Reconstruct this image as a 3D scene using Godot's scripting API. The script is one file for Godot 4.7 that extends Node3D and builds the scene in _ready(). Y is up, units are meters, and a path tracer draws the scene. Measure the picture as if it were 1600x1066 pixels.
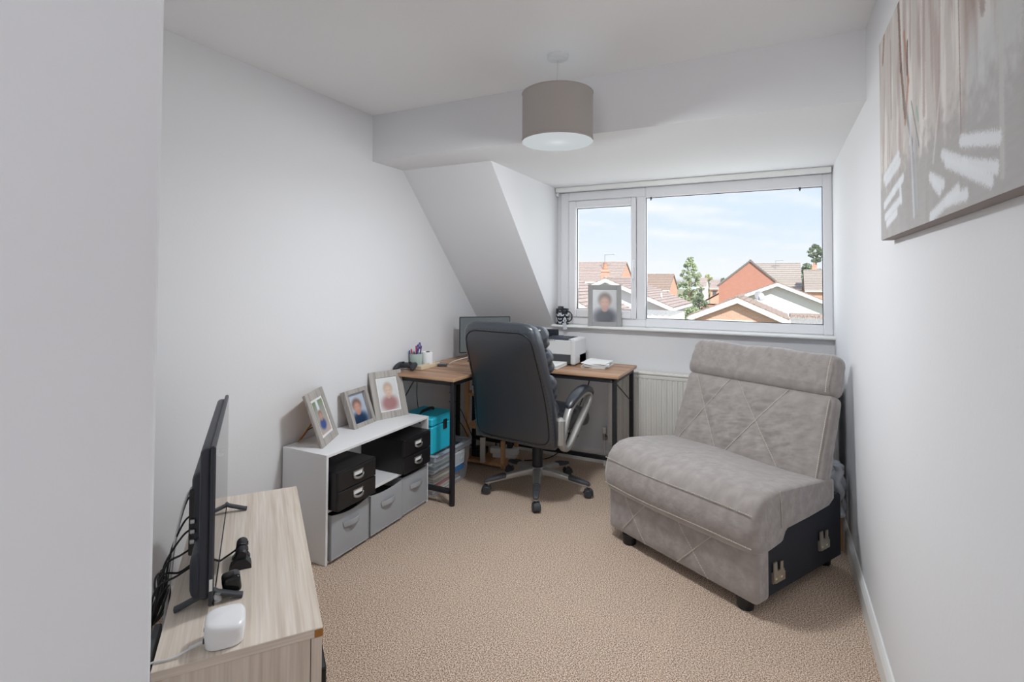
extends Node3D

# Small home office under a dormer. X runs right along the window wall, -Z towards the window, Y up, metres.
const XL := -2.285
const XR := 0.343
const ZW := -3.95       # inner face of the window wall
const ZF := -4.0        # inner face of the window frame
const YC := 2.447
const YD := 2.152       # dormer ceiling and beam underside
const ZB := -2.5675     # room face of the beam
const ZS := -2.872      # top of the sloping ceiling
const XC := -1.592      # dormer cheek
const SILL := 1.05
const ZR := 1.7         # rear of the landing behind the camera
const XP := -0.62       # partition face beside the camera
const ZP := -0.352

var used := {}
var M := {}
var rng := RandomNumberGenerator.new()

# ------------------------------------------------------------------ naming
func numbered(called: String) -> String:
	if not used.has(called):
		used[called] = 0
		return called
	used[called] += 1
	return "%s_%03d" % [called, used[called]]

func tag(o: Node3D, label := "", category := "", group := "", kind := "") -> Node3D:
	if label: o.set_meta("label", label)
	if category: o.set_meta("category", category)
	if group: o.set_meta("group", group)
	if kind: o.set_meta("kind", kind)
	return o

func thing(called: String, label: String, category: String, at := Vector3.ZERO, turn := 0.0, group := "") -> Node3D:
	var o := Node3D.new()
	o.name = numbered(called)
	add_child(o, true)
	o.position = at
	o.rotation.y = turn
	tag(o, label, category, group)
	return o

func obj(called: String, st: SurfaceTool, m: Material, parent: Node = null) -> MeshInstance3D:
	var o := MeshInstance3D.new()
	o.mesh = st.commit()
	o.material_override = null
	o.mesh.surface_set_material(0, m)
	o.cast_shadow = GeometryInstance3D.SHADOW_CASTING_SETTING_ON
	if parent == null:
		o.name = numbered(called)
		add_child(o, true)
	else:
		o.name = called
		parent.add_child(o, true)
	return o

func struct(called: String, st: SurfaceTool, m: Material, parent: Node = null) -> MeshInstance3D:
	var o := obj(called, st, m, parent)
	if parent == null: o.set_meta("kind", "structure")
	return o

func piece(called: String, mesh: Mesh, m: Material, at: Transform3D, parent: Node) -> MeshInstance3D:
	var o := MeshInstance3D.new()
	o.mesh = mesh
	o.material_override = m
	o.transform = at
	o.name = called
	parent.add_child(o, true)
	return o

# ------------------------------------------------------------------ mesh helpers
func mb() -> SurfaceTool:
	var st := SurfaceTool.new()
	st.begin(Mesh.PRIMITIVE_TRIANGLES)
	return st

# one flat triangle whose front looks along «out»
func tri(st: SurfaceTool, a: Vector3, b: Vector3, c: Vector3, out: Vector3) -> void:
	var n := (b - a).cross(c - a)
	if n.length() < 1e-12: return
	n = n.normalized()
	if n.dot(out) < 0.0: n = -n
	var front := (a - c).cross(a - b)
	st.set_normal(n); st.add_vertex(a)
	if front.dot(n) >= 0.0:
		st.set_normal(n); st.add_vertex(b)
		st.set_normal(n); st.add_vertex(c)
	else:
		st.set_normal(n); st.add_vertex(c)
		st.set_normal(n); st.add_vertex(b)

func quad(st: SurfaceTool, a: Vector3, b: Vector3, c: Vector3, d: Vector3, out: Vector3) -> void:
	tri(st, a, b, c, out)
	tri(st, a, c, d, out)

# triangle with three given normals, turned to face them
func stri(st: SurfaceTool, p: Array, n: Array) -> void:
	var face: Vector3 = (p[0] - p[2]).cross(p[0] - p[1])
	if face.length() < 1e-14: return
	var order := [0, 1, 2] if face.dot(n[0] + n[1] + n[2]) >= 0.0 else [0, 2, 1]
	for i in order:
		st.set_normal(n[i]); st.add_vertex(p[i])

# box with chamfered edges, optional turn
func box(st: SurfaceTool, c: Vector3, s: Vector3, bevel := 0.0, turn := Basis()) -> void:
	var h := s * 0.5
	var b: float = minf(bevel, minf(h.x, minf(h.y, h.z)) * 0.9)
	for ax in 3:
		for sg in [-1.0, 1.0]:
			var u := (ax + 1) % 3
			var v := (ax + 2) % 3
			var n := Vector3(); n[ax] = sg
			var q := []
			for k in [[-1, -1], [1, -1], [1, 1], [-1, 1]]:
				var p := Vector3(); p[ax] = sg * h[ax]; p[u] = k[0] * (h[u] - b); p[v] = k[1] * (h[v] - b)
				q.append(c + turn * p)
			quad(st, q[0], q[1], q[2], q[3], turn * n)
	if b <= 0.0: return
	for ax in 3:
		var u := (ax + 1) % 3
		var v := (ax + 2) % 3
		for su in [-1.0, 1.0]:
			for sv in [-1.0, 1.0]:
				var q := []
				for k in [-1.0, 1.0]:
					var p := Vector3(); p[ax] = k * (h[ax] - b); p[u] = su * h[u]; p[v] = sv * (h[v] - b)
					var r := Vector3(); r[ax] = k * (h[ax] - b); r[u] = su * (h[u] - b); r[v] = sv * h[v]
					q.append([c + turn * p, c + turn * r])
				var n := Vector3(); n[u] = su; n[v] = sv
				quad(st, q[0][0], q[0][1], q[1][1], q[1][0], turn * n)
	for sx in [-1.0, 1.0]:
		for sy in [-1.0, 1.0]:
			for sz in [-1.0, 1.0]:
				var sg := Vector3(sx, sy, sz)
				var pa := sg * Vector3(h.x, h.y - b, h.z - b)
				var pb := sg * Vector3(h.x - b, h.y, h.z - b)
				var pc := sg * Vector3(h.x - b, h.y - b, h.z)
				tri(st, c + turn * pa, c + turn * pb, c + turn * pc, turn * sg)

func box2(st: SurfaceTool, lo: Vector3, hi: Vector3, bevel := 0.0) -> void:
	box(st, (lo + hi) * 0.5, (hi - lo).abs(), bevel)

# a straight bar of rectangular section between two points
func bar(st: SurfaceTool, a: Vector3, b: Vector3, w: float, t: float, up := Vector3.UP, bevel := 0.0) -> void:
	var z := (b - a).normalized()
	var x := up.cross(z)
	if x.length() < 1e-4: x = Vector3.RIGHT.cross(z)
	x = x.normalized()
	var y := z.cross(x)
	box(st, (a + b) * 0.5, Vector3(w, t, a.distance_to(b)), bevel, Basis(x, y, z))

# surface through rings of equal length; smooth normals, closed round, capped ends
func loft(st: SurfaceTool, rings: Array, cap := true, closed := true) -> void:
	var nr := rings.size()
	var ns: int = rings[0].size()
	var mids := []
	for r in rings:
		var m := Vector3()
		for p in r: m += p
		mids.append(m / ns)
	var nrm := []
	for i in nr:
		var row := []
		for j in ns:
			var jn: Vector3 = rings[i][(j + 1) % ns] if closed or j < ns - 1 else rings[i][j]
			var jp: Vector3 = rings[i][(j - 1 + ns) % ns] if closed or j > 0 else rings[i][j]
			var iu: Vector3 = rings[mini(i + 1, nr - 1)][j]
			var id: Vector3 = rings[maxi(i - 1, 0)][j]
			var n := (jn - jp).cross(iu - id)
			if n.length() < 1e-14: n = rings[i][j] - mids[i]
			if n.length() < 1e-14: n = Vector3.UP
			row.append(n.normalized())
		nrm.append(row)
	# orientation: outward from the ring centres, by vote
	var vote := 0.0
	for i in nr:
		for j in ns:
			vote += signf(nrm[i][j].dot(rings[i][j] - mids[i]))
	if vote < 0.0:
		for i in nr:
			for j in ns:
				nrm[i][j] = -nrm[i][j]
	for i in nr - 1:
		for j in (ns if closed else ns - 1):
			var k := (j + 1) % ns
			stri(st, [rings[i][j], rings[i][k], rings[i + 1][k]], [nrm[i][j], nrm[i][k], nrm[i + 1][k]])
			stri(st, [rings[i][j], rings[i + 1][k], rings[i + 1][j]], [nrm[i][j], nrm[i + 1][k], nrm[i + 1][j]])
	if cap and closed:
		for e in [[0, 1], [nr - 1, nr - 2]]:
			var out: Vector3 = mids[e[0]] - mids[e[1]]
			if out.length() < 1e-9: continue
			for j in ns:
				tri(st, mids[e[0]], rings[e[0]][j], rings[e[0]][(j + 1) % ns], out)

# superellipse ring: exponent 2 is an ellipse, higher is squarer
func ring(c: Vector3, ax: Vector3, ay: Vector3, e := 2.0, n := 24) -> Array:
	var r := []
	for i in n:
		var t := TAU * i / n
		var x := cos(t)
		var y := sin(t)
		r.append(c + ax * signf(x) * pow(absf(x), 2.0 / e) + ay * signf(y) * pow(absf(y), 2.0 / e))
	return r

func smooth_path(pts: Array, per := 6) -> Array:
	var out := []
	var n := pts.size()
	for i in n - 1:
		var p0: Vector3 = pts[maxi(i - 1, 0)]
		var p1: Vector3 = pts[i]
		var p2: Vector3 = pts[i + 1]
		var p3: Vector3 = pts[mini(i + 2, n - 1)]
		for k in per:
			out.append(p1.cubic_interpolate(p2, p0, p3, float(k) / per))
	out.append(pts[n - 1])
	return out

# sweep an ellipse/superellipse section (half sizes a across, b along «up») along a path
func sweep(st: SurfaceTool, pts: Array, a: float, b: float, up := Vector3.UP, e := 2.0, n := 12, cap := true) -> void:
	var rings := []
	var last := up
	for i in pts.size():
		var d: Vector3 = pts[mini(i + 1, pts.size() - 1)] - pts[maxi(i - 1, 0)]
		d = d.normalized()
		var side := last.cross(d)
		if side.length() < 1e-3: side = (Vector3.RIGHT if absf(d.x) < 0.9 else Vector3.BACK).cross(d)
		side = side.normalized()
		var v := d.cross(side).normalized()
		last = v if up == Vector3.ZERO else last
		rings.append(ring(pts[i], side * a, v * b, e, n))
	loft(st, rings, cap)

func tube(st: SurfaceTool, pts: Array, r: float, n := 8) -> void:
	var rings := []
	var v := Vector3.UP
	for i in pts.size():
		var d: Vector3 = (pts[mini(i + 1, pts.size() - 1)] - pts[maxi(i - 1, 0)]).normalized()
		var side := v.cross(d)
		if side.length() < 0.05: side = (Vector3.RIGHT if absf(d.x) < 0.9 else Vector3.BACK).cross(d)
		side = side.normalized()
		v = d.cross(side).normalized()
		rings.append(ring(pts[i], side * r, v * r, 2.0, n))
	loft(st, rings)

# turned body: profile of (radius, height) from bottom to top; sharp corners stay sharp
func lathe(st: SurfaceTool, prof: Array, seg := 32, xf := Transform3D()) -> void:
	var np := prof.size()
	var sn := []
	for i in np - 1:
		var d: Vector2 = prof[i + 1] - prof[i]
		sn.append(Vector2(d.y, -d.x).normalized())
	for i in np - 1:
		var a: Vector2 = prof[i]
		var b: Vector2 = prof[i + 1]
		var na: Vector2 = sn[i]
		var nb: Vector2 = sn[i]
		if i > 0 and sn[i].dot(sn[i - 1]) > 0.75: na = (sn[i] + sn[i - 1]).normalized()
		if i < np - 2 and sn[i].dot(sn[i + 1]) > 0.75: nb = (sn[i] + sn[i + 1]).normalized()
		for k in seg:
			var t0 := TAU * k / seg
			var t1 := TAU * (k + 1) / seg
			var c0 := Vector3(cos(t0), 0, sin(t0))
			var c1 := Vector3(cos(t1), 0, sin(t1))
			var P := [xf * (c0 * a.x + Vector3(0, a.y, 0)), xf * (c1 * a.x + Vector3(0, a.y, 0)), xf * (c1 * b.x + Vector3(0, b.y, 0)), xf * (c0 * b.x + Vector3(0, b.y, 0))]
			var N := [xf.basis * (c0 * na.x + Vector3(0, na.y, 0)), xf.basis * (c1 * na.x + Vector3(0, na.y, 0)), xf.basis * (c1 * nb.x + Vector3(0, nb.y, 0)), xf.basis * (c0 * nb.x + Vector3(0, nb.y, 0))]
			stri(st, [P[0], P[1], P[2]], [N[0], N[1], N[2]])
			stri(st, [P[0], P[2], P[3]], [N[0], N[2], N[3]])

func disc(st: SurfaceTool, c: Vector3, axis: Vector3, r: float, h: float, n := 20, bevel := 0.0) -> void:
	var y := axis.normalized()
	var x := (Vector3.RIGHT if absf(y.x) < 0.9 else Vector3.BACK).cross(y).normalized()
	var xf := Transform3D(Basis(x, y, x.cross(y)), c)
	var b := minf(bevel, minf(h * 0.45, r * 0.5))
	var pr := [Vector2(0, -h / 2), Vector2(r - b, -h / 2)]
	if b > 0: pr.append(Vector2(r, -h / 2 + b)); pr.append(Vector2(r, h / 2 - b))
	else: pr.append(Vector2(r, h / 2))
	if b > 0: pr.append(Vector2(r - b, h / 2))
	pr.append(Vector2(0, h / 2))
	lathe(st, pr, n, xf)

# flat outline (in x,y) pushed along z from z0 to z1
func prism(st: SurfaceTool, poly: Array, z0: float, z1: float, xf := Transform3D()) -> void:
	var pk := PackedVector2Array(poly)
	var t := Geometry2D.triangulate_polygon(pk)
	for i in range(0, t.size(), 3):
		for z in [z0, z1]:
			tri(st, xf * Vector3(pk[t[i]].x, pk[t[i]].y, z), xf * Vector3(pk[t[i + 1]].x, pk[t[i + 1]].y, z), xf * Vector3(pk[t[i + 2]].x, pk[t[i + 2]].y, z), xf.basis * Vector3(0, 0, (1.0 if z == z1 else -1.0) * signf(z1 - z0)))
	var ccw := not Geometry2D.is_polygon_clockwise(pk)
	for i in pk.size():
		var a := pk[i]
		var b := pk[(i + 1) % pk.size()]
		var o := (b - a).orthogonal()
		var out := Vector3(o.x, o.y, 0)
		if not ccw: out = -out
		# outward: test by stepping off the edge
		var mid := (a + b) * 0.5 + Vector2(out.x, out.y).normalized() * 1e-4
		if Geometry2D.is_point_in_polygon(mid, pk): out = -out
		quad(st, xf * Vector3(a.x, a.y, z0), xf * Vector3(b.x, b.y, z0), xf * Vector3(b.x, b.y, z1), xf * Vector3(a.x, a.y, z1), xf.basis * out)

# rounded, cushion-like block: a gridded box whose edges have radius r; «shape» may push each point
func cushion(st: SurfaceTool, s: Vector3, r: float, n: int, shape = null, xf := Transform3D()) -> void:
	var h := s * 0.5
	var core := h - Vector3.ONE * r
	var put := func(p: Vector3) -> Vector3:
		var q := p.clamp(-core, core)
		var d := p - q
		var out := q + (d.normalized() * r if d.length() > 1e-9 else Vector3.ZERO)
		if shape != null: out = shape.call(out)
		return xf * out
	var steps := func(a: int) -> Array:
		var g := []
		for i in 4: g.append(-h[a] + r * (1.0 - cos(i / 3.0 * PI / 2)) * 1.0)
		g[3] = -core[a]
		for i in range(1, n): g.append(lerpf(-core[a], core[a], float(i) / n))
		for i in 4: g.append(h[a] - r * (1.0 - cos((3 - i) / 3.0 * PI / 2)))
		return g
	var st2 := mb()
	st2.set_smooth_group(1)
	for ax in 3:
		var u := (ax + 1) % 3
		var v := (ax + 2) % 3
		var gu: Array = steps.call(u)
		var gv: Array = steps.call(v)
		for sg in [-1.0, 1.0]:
			var grid := []
			for i in gu.size():
				var row := []
				for j in gv.size():
					var p := Vector3(); p[ax] = sg * h[ax]; p[u] = gu[i]; p[v] = gv[j]
					row.append(put.call(p))
				grid.append(row)
			for i in gu.size() - 1:
				for j in gv.size() - 1:
					var q := [grid[i][j], grid[i + 1][j], grid[i + 1][j + 1], grid[i][j + 1]]
					if sg < 0: q.reverse()
					# (ax,u,v) is right-handed, so this order winds anticlockwise seen from outside; Godot wants clockwise
					for k in [0, 2, 1, 0, 3, 2]: st2.add_vertex(q[k])
	st2.generate_normals()
	st.append_from(st2.commit(), 0, Transform3D())

# smooth closed-ish patch z = f(u,v) built as a grid of points
func grid_patch(st: SurfaceTool, pts: Array, out: Vector3) -> void:
	var nr := pts.size()
	var nc: int = pts[0].size()
	var nn := []
	for i in nr:
		var row := []
		for j in nc:
			var n: Vector3 = (pts[mini(i + 1, nr - 1)][j] - pts[maxi(i - 1, 0)][j]).cross(pts[i][mini(j + 1, nc - 1)] - pts[i][maxi(j - 1, 0)])
			n = n.normalized()
			if n.dot(out) < 0: n = -n
			row.append(n)
		nn.append(row)
	for i in nr - 1:
		for j in nc - 1:
			stri(st, [pts[i][j], pts[i + 1][j], pts[i + 1][j + 1]], [nn[i][j], nn[i + 1][j], nn[i + 1][j + 1]])
			stri(st, [pts[i][j], pts[i + 1][j + 1], pts[i][j + 1]], [nn[i][j], nn[i + 1][j + 1], nn[i][j + 1]])

# flat rectangle with a picture: corners given as seen from the front
func print_quad(st: SurfaceTool, tl: Vector3, tr: Vector3, br: Vector3, bl: Vector3, out: Vector3) -> void:
	var P := [tl, tr, br, bl]
	var U := [Vector2(0, 0), Vector2(1, 0), Vector2(1, 1), Vector2(0, 1)]
	for t in [[0, 1, 2], [0, 2, 3]]:
		var f: Vector3 = (P[t[0]] - P[t[2]]).cross(P[t[0]] - P[t[1]])
		var o: Array = t if f.dot(out) >= 0 else [t[0], t[2], t[1]]
		for i in o:
			st.set_normal(out.normalized()); st.set_uv(U[i]); st.add_vertex(P[i])

# ------------------------------------------------------------------ materials
func c8(r: float, g: float, b: float) -> Color:
	return Color(r / 255.0, g / 255.0, b / 255.0)

func mat(color: Color, rough := 0.6, metal := 0.0, spec := 0.5) -> StandardMaterial3D:
	var m := StandardMaterial3D.new()
	m.albedo_color = color
	m.roughness = rough
	m.metallic = metal
	m.metallic_specular = spec
	return m

func noise(freq: float, oct := 4, sd := 1, type := FastNoiseLite.TYPE_SIMPLEX_SMOOTH) -> FastNoiseLite:
	var n := FastNoiseLite.new()
	n.seed = sd
	n.frequency = freq
	n.fractal_octaves = oct
	n.noise_type = type
	return n

func noise_tex(n: FastNoiseLite, size: int, cols: Array, stops: Array) -> NoiseTexture2D:
	var t := NoiseTexture2D.new()
	t.width = size; t.height = size
	t.seamless = true
	t.noise = n
	if cols.size():
		var g := Gradient.new()
		g.offsets = PackedFloat32Array(stops)
		g.colors = PackedColorArray(cols)
		t.color_ramp = g
	return t

func tri_map(m: StandardMaterial3D, scale: Vector3, world := false) -> void:
	m.uv1_triplanar = true
	m.uv1_world_triplanar = world
	m.uv1_scale = scale

# stretched-noise wood grain; «along» 0 = grain runs with texture u, 1 = with v
func wood_tex(sd: int, along: int, a: Color, b: Color, c: Color, size := 512, fine := 1.0) -> ImageTexture:
	var im := Image.create(size, size, false, Image.FORMAT_RGB8)
	var n1 := noise(0.012 * fine, 3, sd)
	var n2 := noise(0.05 * fine, 3, sd + 7)
	var n3 := noise(0.004, 2, sd + 13)
	for y in size:
		for x in size:
			var s := float(x) if along == 0 else float(y)     # along the grain
			var t := float(y) if along == 0 else float(x)     # across
			# wrap by blending the two ends
			var w := s / size
			var v1 := n1.get_noise_2d(s * 0.05, t * 3.0) * (1.0 - w) + n1.get_noise_2d((s - size) * 0.05, t * 3.0) * w
			var v2 := n2.get_noise_2d(s * 0.07, t * 3.2) * (1.0 - w) + n2.get_noise_2d((s - size) * 0.07, t * 3.2) * w
			var v3 := n3.get_noise_2d(s * 0.25, t * 1.0) * (1.0 - w) + n3.get_noise_2d((s - size) * 0.25, t * 1.0) * w
			var rings := sin((t * 0.05 + v3 * 5.0) * TAU * 0.5) * 0.5
			var k := clampf(0.5 + v1 * 0.7 + v2 * 0.55 + rings * 0.12, 0.0, 1.0)
			var col := a.lerp(b, clampf(k * 2.0, 0, 1)) if k < 0.5 else b.lerp(c, clampf(k * 2.0 - 1.0, 0, 1))
			im.set_pixel(x, y, col)
	im.generate_mipmaps()
	return ImageTexture.create_from_image(im)

# ------------------------------------------------------------------ the scene
func _ready() -> void:
	rng.seed = 7
	# camera: level lens with a small downward rise, as an interiors photographer sets it
	var cam := Camera3D.new()
	cam.name = "camera"
	cam.projection = Camera3D.PROJECTION_FRUSTUM
	cam.near = 0.05
	cam.far = 600.0
	cam.size = 0.05 * 1066.0 / 818.39
	cam.frustum_offset = Vector2(0.0, -0.05 * (533.0 - 419.0952) / 818.39)
	cam.transform = Transform3D(Basis.from_euler(Vector3(0.0232, 0.4647, 0.005)), Vector3(0, 1.4, 0))
	add_child(cam)
	cam.current = true

	var we := WorldEnvironment.new()
	we.name = "world_environment"
	var env := Environment.new()
	env.background_mode = Environment.BG_SKY
	env.sky = Sky.new()
	env.sky.sky_material = make_sky()
	env.background_energy_multiplier = SKY_ENERGY
	env.tonemap_mode = Environment.TONE_MAPPER_LINEAR
	env.tonemap_exposure = EXPOSURE
	env.sdfgi_enabled = true
	env.ssao_enabled = true
	env.ssil_enabled = true
	we.environment = env
	add_child(we)

	# sun: behind the house and to the right, so none of it enters the dormer window
	var sun := DirectionalLight3D.new()
	sun.name = "sun"
	sun.light_energy = SUN_ENERGY
	sun.light_color = Color(1.0, 0.975, 0.94)
	sun.light_angular_distance = 0.6
	sun.shadow_enabled = true
	sun.transform = Transform3D(Basis.looking_at(Vector3(-0.55, -0.75, -0.62).normalized()), Vector3(3, 12, 8))
	add_child(sun)

	# daylight through the dormer window, and an added fill light behind the camera
	area_light("dormer_daylight", Vector3(-0.62, 1.60, -4.12), Vector3(0.0, 0.28, 1.0), Vector2(1.75, 0.92), DAY_ENERGY, Color(0.95, 0.97, 1.0))
	area_light("added_rear_fill", Vector3(-0.14, 1.62, ZR - 0.04), Vector3(0.0, -0.05, -1.0), Vector2(0.72, 1.1), REAR_FILL_ENERGY, Color(0.98, 0.98, 1.0))

	make_materials()
	build_shell()
	build_window()
	build_radiator()
	build_outside()
	build_sofa()
	build_office_chair()
	build_desk()
	build_shelf_unit()
	build_tv_stand()
	build_tv()
	build_stand_items()
	build_shelf_items()
	build_desk_items()
	build_under_desk()
	build_sill_items()
	build_pendant()
	build_canvas()
	build_corner_items()
	build_cables()

const EXPOSURE := 1.06
const SKY_ENERGY := 1.0
const SUN_ENERGY := 1.9
const DAY_ENERGY := 0.8
const REAR_FILL_ENERGY := 1.2  # strength of the fill light added behind the camera
const PENDANT_FILL_ENERGY := 0.38  # all-round fill light added under the pendant
const PENDANT_FILL_DOWN_ENERGY := 1.55  # downward fill light added under the pendant

func area_light(called: String, at: Vector3, towards: Vector3, size: Vector2, energy: float, color: Color) -> void:
	var l := AreaLight3D.new()
	l.name = called
	l.area_size = size
	l.light_energy = energy
	l.light_color = color
	l.shadow_enabled = true
	l.area_range = 20.0
	l.area_attenuation = 2.0
	l.transform = Transform3D(Basis.looking_at(towards.normalized()), at)
	add_child(l)

func make_sky() -> PanoramaSkyMaterial:
	var w := 1024
	var h := 512
	var im := Image.create(w, h, false, Image.FORMAT_RGB8)
	var n1 := noise(1.1, 4, 31)
	var n2 := noise(2.6, 4, 52)
	var n3 := noise(0.55, 2, 77)
	var zen := Color(0.66, 0.79, 0.97)
	var mid := Color(0.86, 0.925, 0.99)
	var hor := Color(0.95, 0.97, 0.995)
	var white := Color(1.0, 1.0, 1.0)
	for y in h:
		var el := (0.5 - (y + 0.5) / h) * PI
		var base: Color
		var s := sin(el)
		if s < 0.0: base = Color(0.62, 0.62, 0.58)
		elif s < 0.12: base = hor.lerp(mid, smoothstep(0.0, 0.12, s))
		else: base = mid.lerp(zen, smoothstep(0.12, 0.9, s))
		for x in w:
			if s < 0.0:
				im.set_pixel(x, y, base)
				continue
			var az := (float(x) + 0.5) / w * TAU
			var d := Vector3(sin(az) * cos(el), s, -cos(az) * cos(el))
			# thin cirrus drawn out along the horizon, one broad haze
			var q := Vector3(d.x * 1.2, d.y * 16.0 + d.x * 2.2, d.z * 1.2)
			var c := n1.get_noise_3dv(q * 1.3) * 0.6 + n2.get_noise_3dv(q * 1.5) * 0.4
			var k := clampf(smoothstep(-0.10, 0.50, c) * 0.75, 0.0, 1.0)
			var haze := smoothstep(-0.45, 0.35, n3.get_noise_3dv(d * 1.2 + Vector3(0.4, 0, 0.2))) * 0.6
			k = clampf(k + haze * 0.6, 0.0, 1.0)
			im.set_pixel(x, y, base.lerp(white, k))
	var m := PanoramaSkyMaterial.new()
	m.panorama = ImageTexture.create_from_image(im)
	return m

func make_materials() -> void:
	# plaster: roller stipple as fine relief
	M.wall = mat(Color(0.922, 0.922, 0.928), 0.88, 0, 0.35)
	var sn := noise_tex(noise(0.035, 4, 3), 512, [], [])
	M.wall.heightmap_enabled = true
	M.wall.heightmap_texture = sn
	M.wall.heightmap_scale = 0.02
	tri_map(M.wall, Vector3.ONE * 2.2, true)
	M.ceiling = M.wall.duplicate()
	M.ceiling.albedo_color = Color(0.975, 0.975, 0.978)
	M.trim = mat(Color(0.93, 0.93, 0.92), 0.35)
	M.upvc = mat(Color(0.93, 0.93, 0.94), 0.28)
	M.gasket = mat(Color(0.32, 0.33, 0.36), 0.7)
	M.steel = mat(Color(0.75, 0.75, 0.76), 0.28, 1.0)
	M.glass = mat(Color(1, 1, 1, 0.03), 0.0)
	M.glass.metallic_specular = 0.03
	M.glass.transparency = BaseMaterial3D.TRANSPARENCY_ALPHA
	# carpet
	var cn := noise(0.13, 3, 11)
	M.carpet = mat(Color.WHITE, 1.0, 0, 0.1)
	M.carpet.albedo_texture = noise_tex(cn, 1024, [c8(138, 112, 92), c8(188, 162, 140), c8(214, 191, 171), c8(241, 225, 210)], [0.30, 0.44, 0.56, 0.70])
	tri_map(M.carpet, Vector3.ONE * 1.15, true)
	M.carpet.heightmap_enabled = true
	M.carpet.heightmap_texture = noise_tex(noise(0.2, 3, 12), 1024, [], [])
	M.carpet.heightmap_scale = 0.3
	# sofa microfibre, suede-like
	M.suede = mat(Color.WHITE, 0.82, 0, 0.3)
	M.suede.albedo_texture = noise_tex(noise(0.012, 5, 23), 512, [c8(149, 141, 137), c8(156, 148, 144), c8(164, 156, 152)], [0.2, 0.5, 0.8])
	tri_map(M.suede, Vector3.ONE * 2.3)
	M.suede.heightmap_enabled = true
	M.suede.heightmap_texture = noise_tex(noise(0.02, 4, 29), 512, [], [])
	M.suede.heightmap_scale = 0.18
	M.suede.rim_enabled = true
	M.suede.rim = 1.0
	M.stitch = mat(Color(0.74, 0.71, 0.67), 0.8)
	M.sofa_black = mat(c8(38, 40, 48), 0.75)
	M.sofa_foot = mat(c8(24, 24, 26), 0.5)
	# chair leather
	M.leather = mat(c8(33, 40, 50), 0.36, 0, 0.75)
	M.leather.clearcoat_enabled = true
	M.leather.clearcoat = 0.35
	M.leather.clearcoat_roughness = 0.32
	M.leather.heightmap_enabled = true
	M.leather.heightmap_texture = noise_tex(noise(0.09, 4, 41, FastNoiseLite.TYPE_CELLULAR), 512, [], [])
	M.leather.heightmap_scale = 0.08
	tri_map(M.leather, Vector3.ONE * 5.0)
	M.leather_edge = mat(c8(16, 18, 22), 0.5)
	M.bracket = mat(c8(205, 196, 180), 0.32, 0.85)
	M.silver = mat(c8(176, 174, 170), 0.42, 0.55)
	M.black_plastic = mat(c8(34, 34, 37), 0.5)
	M.black_gloss = mat(c8(14, 14, 17), 0.08)
	M.dark_grey = mat(c8(66, 68, 72), 0.55)
	M.castor = mat(c8(58, 60, 64), 0.5)
	# desk
	M.rustic = mat(Color.WHITE, 0.42)
	M.rustic.albedo_texture = wood_tex(5, 0, c8(128, 92, 68), c8(178, 138, 108), c8(210, 176, 146), 448)
	tri_map(M.rustic, Vector3(1.3, 1.3, 1.3))
	M.frame_black = mat(c8(32, 33, 38), 0.5)
	# oak
	M.oak = mat(Color.WHITE, 0.5)
	M.oak.albedo_texture = wood_tex(9, 0, c8(212, 196, 180), c8(229, 215, 200), c8(241, 230, 219), 512, 1.3)
	tri_map(M.oak, Vector3(1.2, 1.2, 1.2))
	M.oak_v = M.oak.duplicate()
	M.oak_v.albedo_texture = wood_tex(9, 1, c8(212, 196, 180), c8(229, 215, 200), c8(241, 230, 219), 512, 1.3)
	M.chip = mat(c8(176, 122, 60), 0.8)
	M.white_board = mat(Color(0.93, 0.93, 0.935), 0.45)
	M.pine = mat(Color.WHITE, 0.55)
	M.pine.albedo_texture = wood_tex(15, 1, c8(186, 138, 92), c8(208, 162, 116), c8(222, 182, 140), 256, 1.2)
	tri_map(M.pine, Vector3.ONE * 2.0)
	M.pale_wood = mat(c8(226, 206, 178), 0.6)
	M.grey_wood = mat(Color.WHITE, 0.6)
	M.grey_wood.albedo_texture = wood_tex(21, 1, c8(158, 152, 147), c8(178, 172, 166), c8(194, 189, 183), 256, 1.2)
	tri_map(M.grey_wood, Vector3.ONE * 4.0)
	M.mdf = mat(c8(186, 138, 84), 0.75)
	# fabric bins
	M.bin = mat(Color.WHITE, 0.95, 0, 0.2)
	M.bin.albedo_texture = noise_tex(noise(0.25, 2, 61), 512, [c8(158, 160, 164), c8(186, 188, 192)], [0.2, 0.8])
	tri_map(M.bin, Vector3.ONE * 5.0)
	M.bin_dark = mat(c8(40, 41, 46), 0.9)
	M.box_black = mat(c8(26, 25, 28), 0.38)
	M.paper = mat(Color(0.94, 0.94, 0.93), 0.8)
	M.turquoise = mat(c8(44, 208, 238), 0.5)
	M.tub = mat(Color(0.86, 0.9, 0.95, 0.28), 0.3)
	M.tub.transparency = BaseMaterial3D.TRANSPARENCY_ALPHA
	M.radiator = mat(Color(0.91, 0.90, 0.875), 0.35)
	M.white_gloss = mat(Color(0.975, 0.975, 0.978), 0.22)
	M.white_plastic = mat(Color(0.90, 0.90, 0.90), 0.4)
	M.cable_black = mat(c8(22, 22, 24), 0.5)
	M.cable_white = mat(Color(0.88, 0.88, 0.88), 0.45)
	M.linen = mat(Color.WHITE, 0.9, 0, 0.2)
	var ln := noise(0.3, 2, 66)
	M.linen.albedo_texture = noise_tex(ln, 256, [c8(172, 165, 160), c8(192, 185, 180)], [0.2, 0.8])
	tri_map(M.linen, Vector3(14, 3, 14))
	M.linen.backlight_enabled = true
	M.linen.backlight = Color(0.16, 0.14, 0.13)
	M.shade_in = mat(Color(0.93, 0.93, 0.92), 0.8)
	M.tv_shell = mat(c8(52, 54, 62), 0.45)
	M.tv_glass = mat(c8(12, 12, 14), 0.06)
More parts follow.
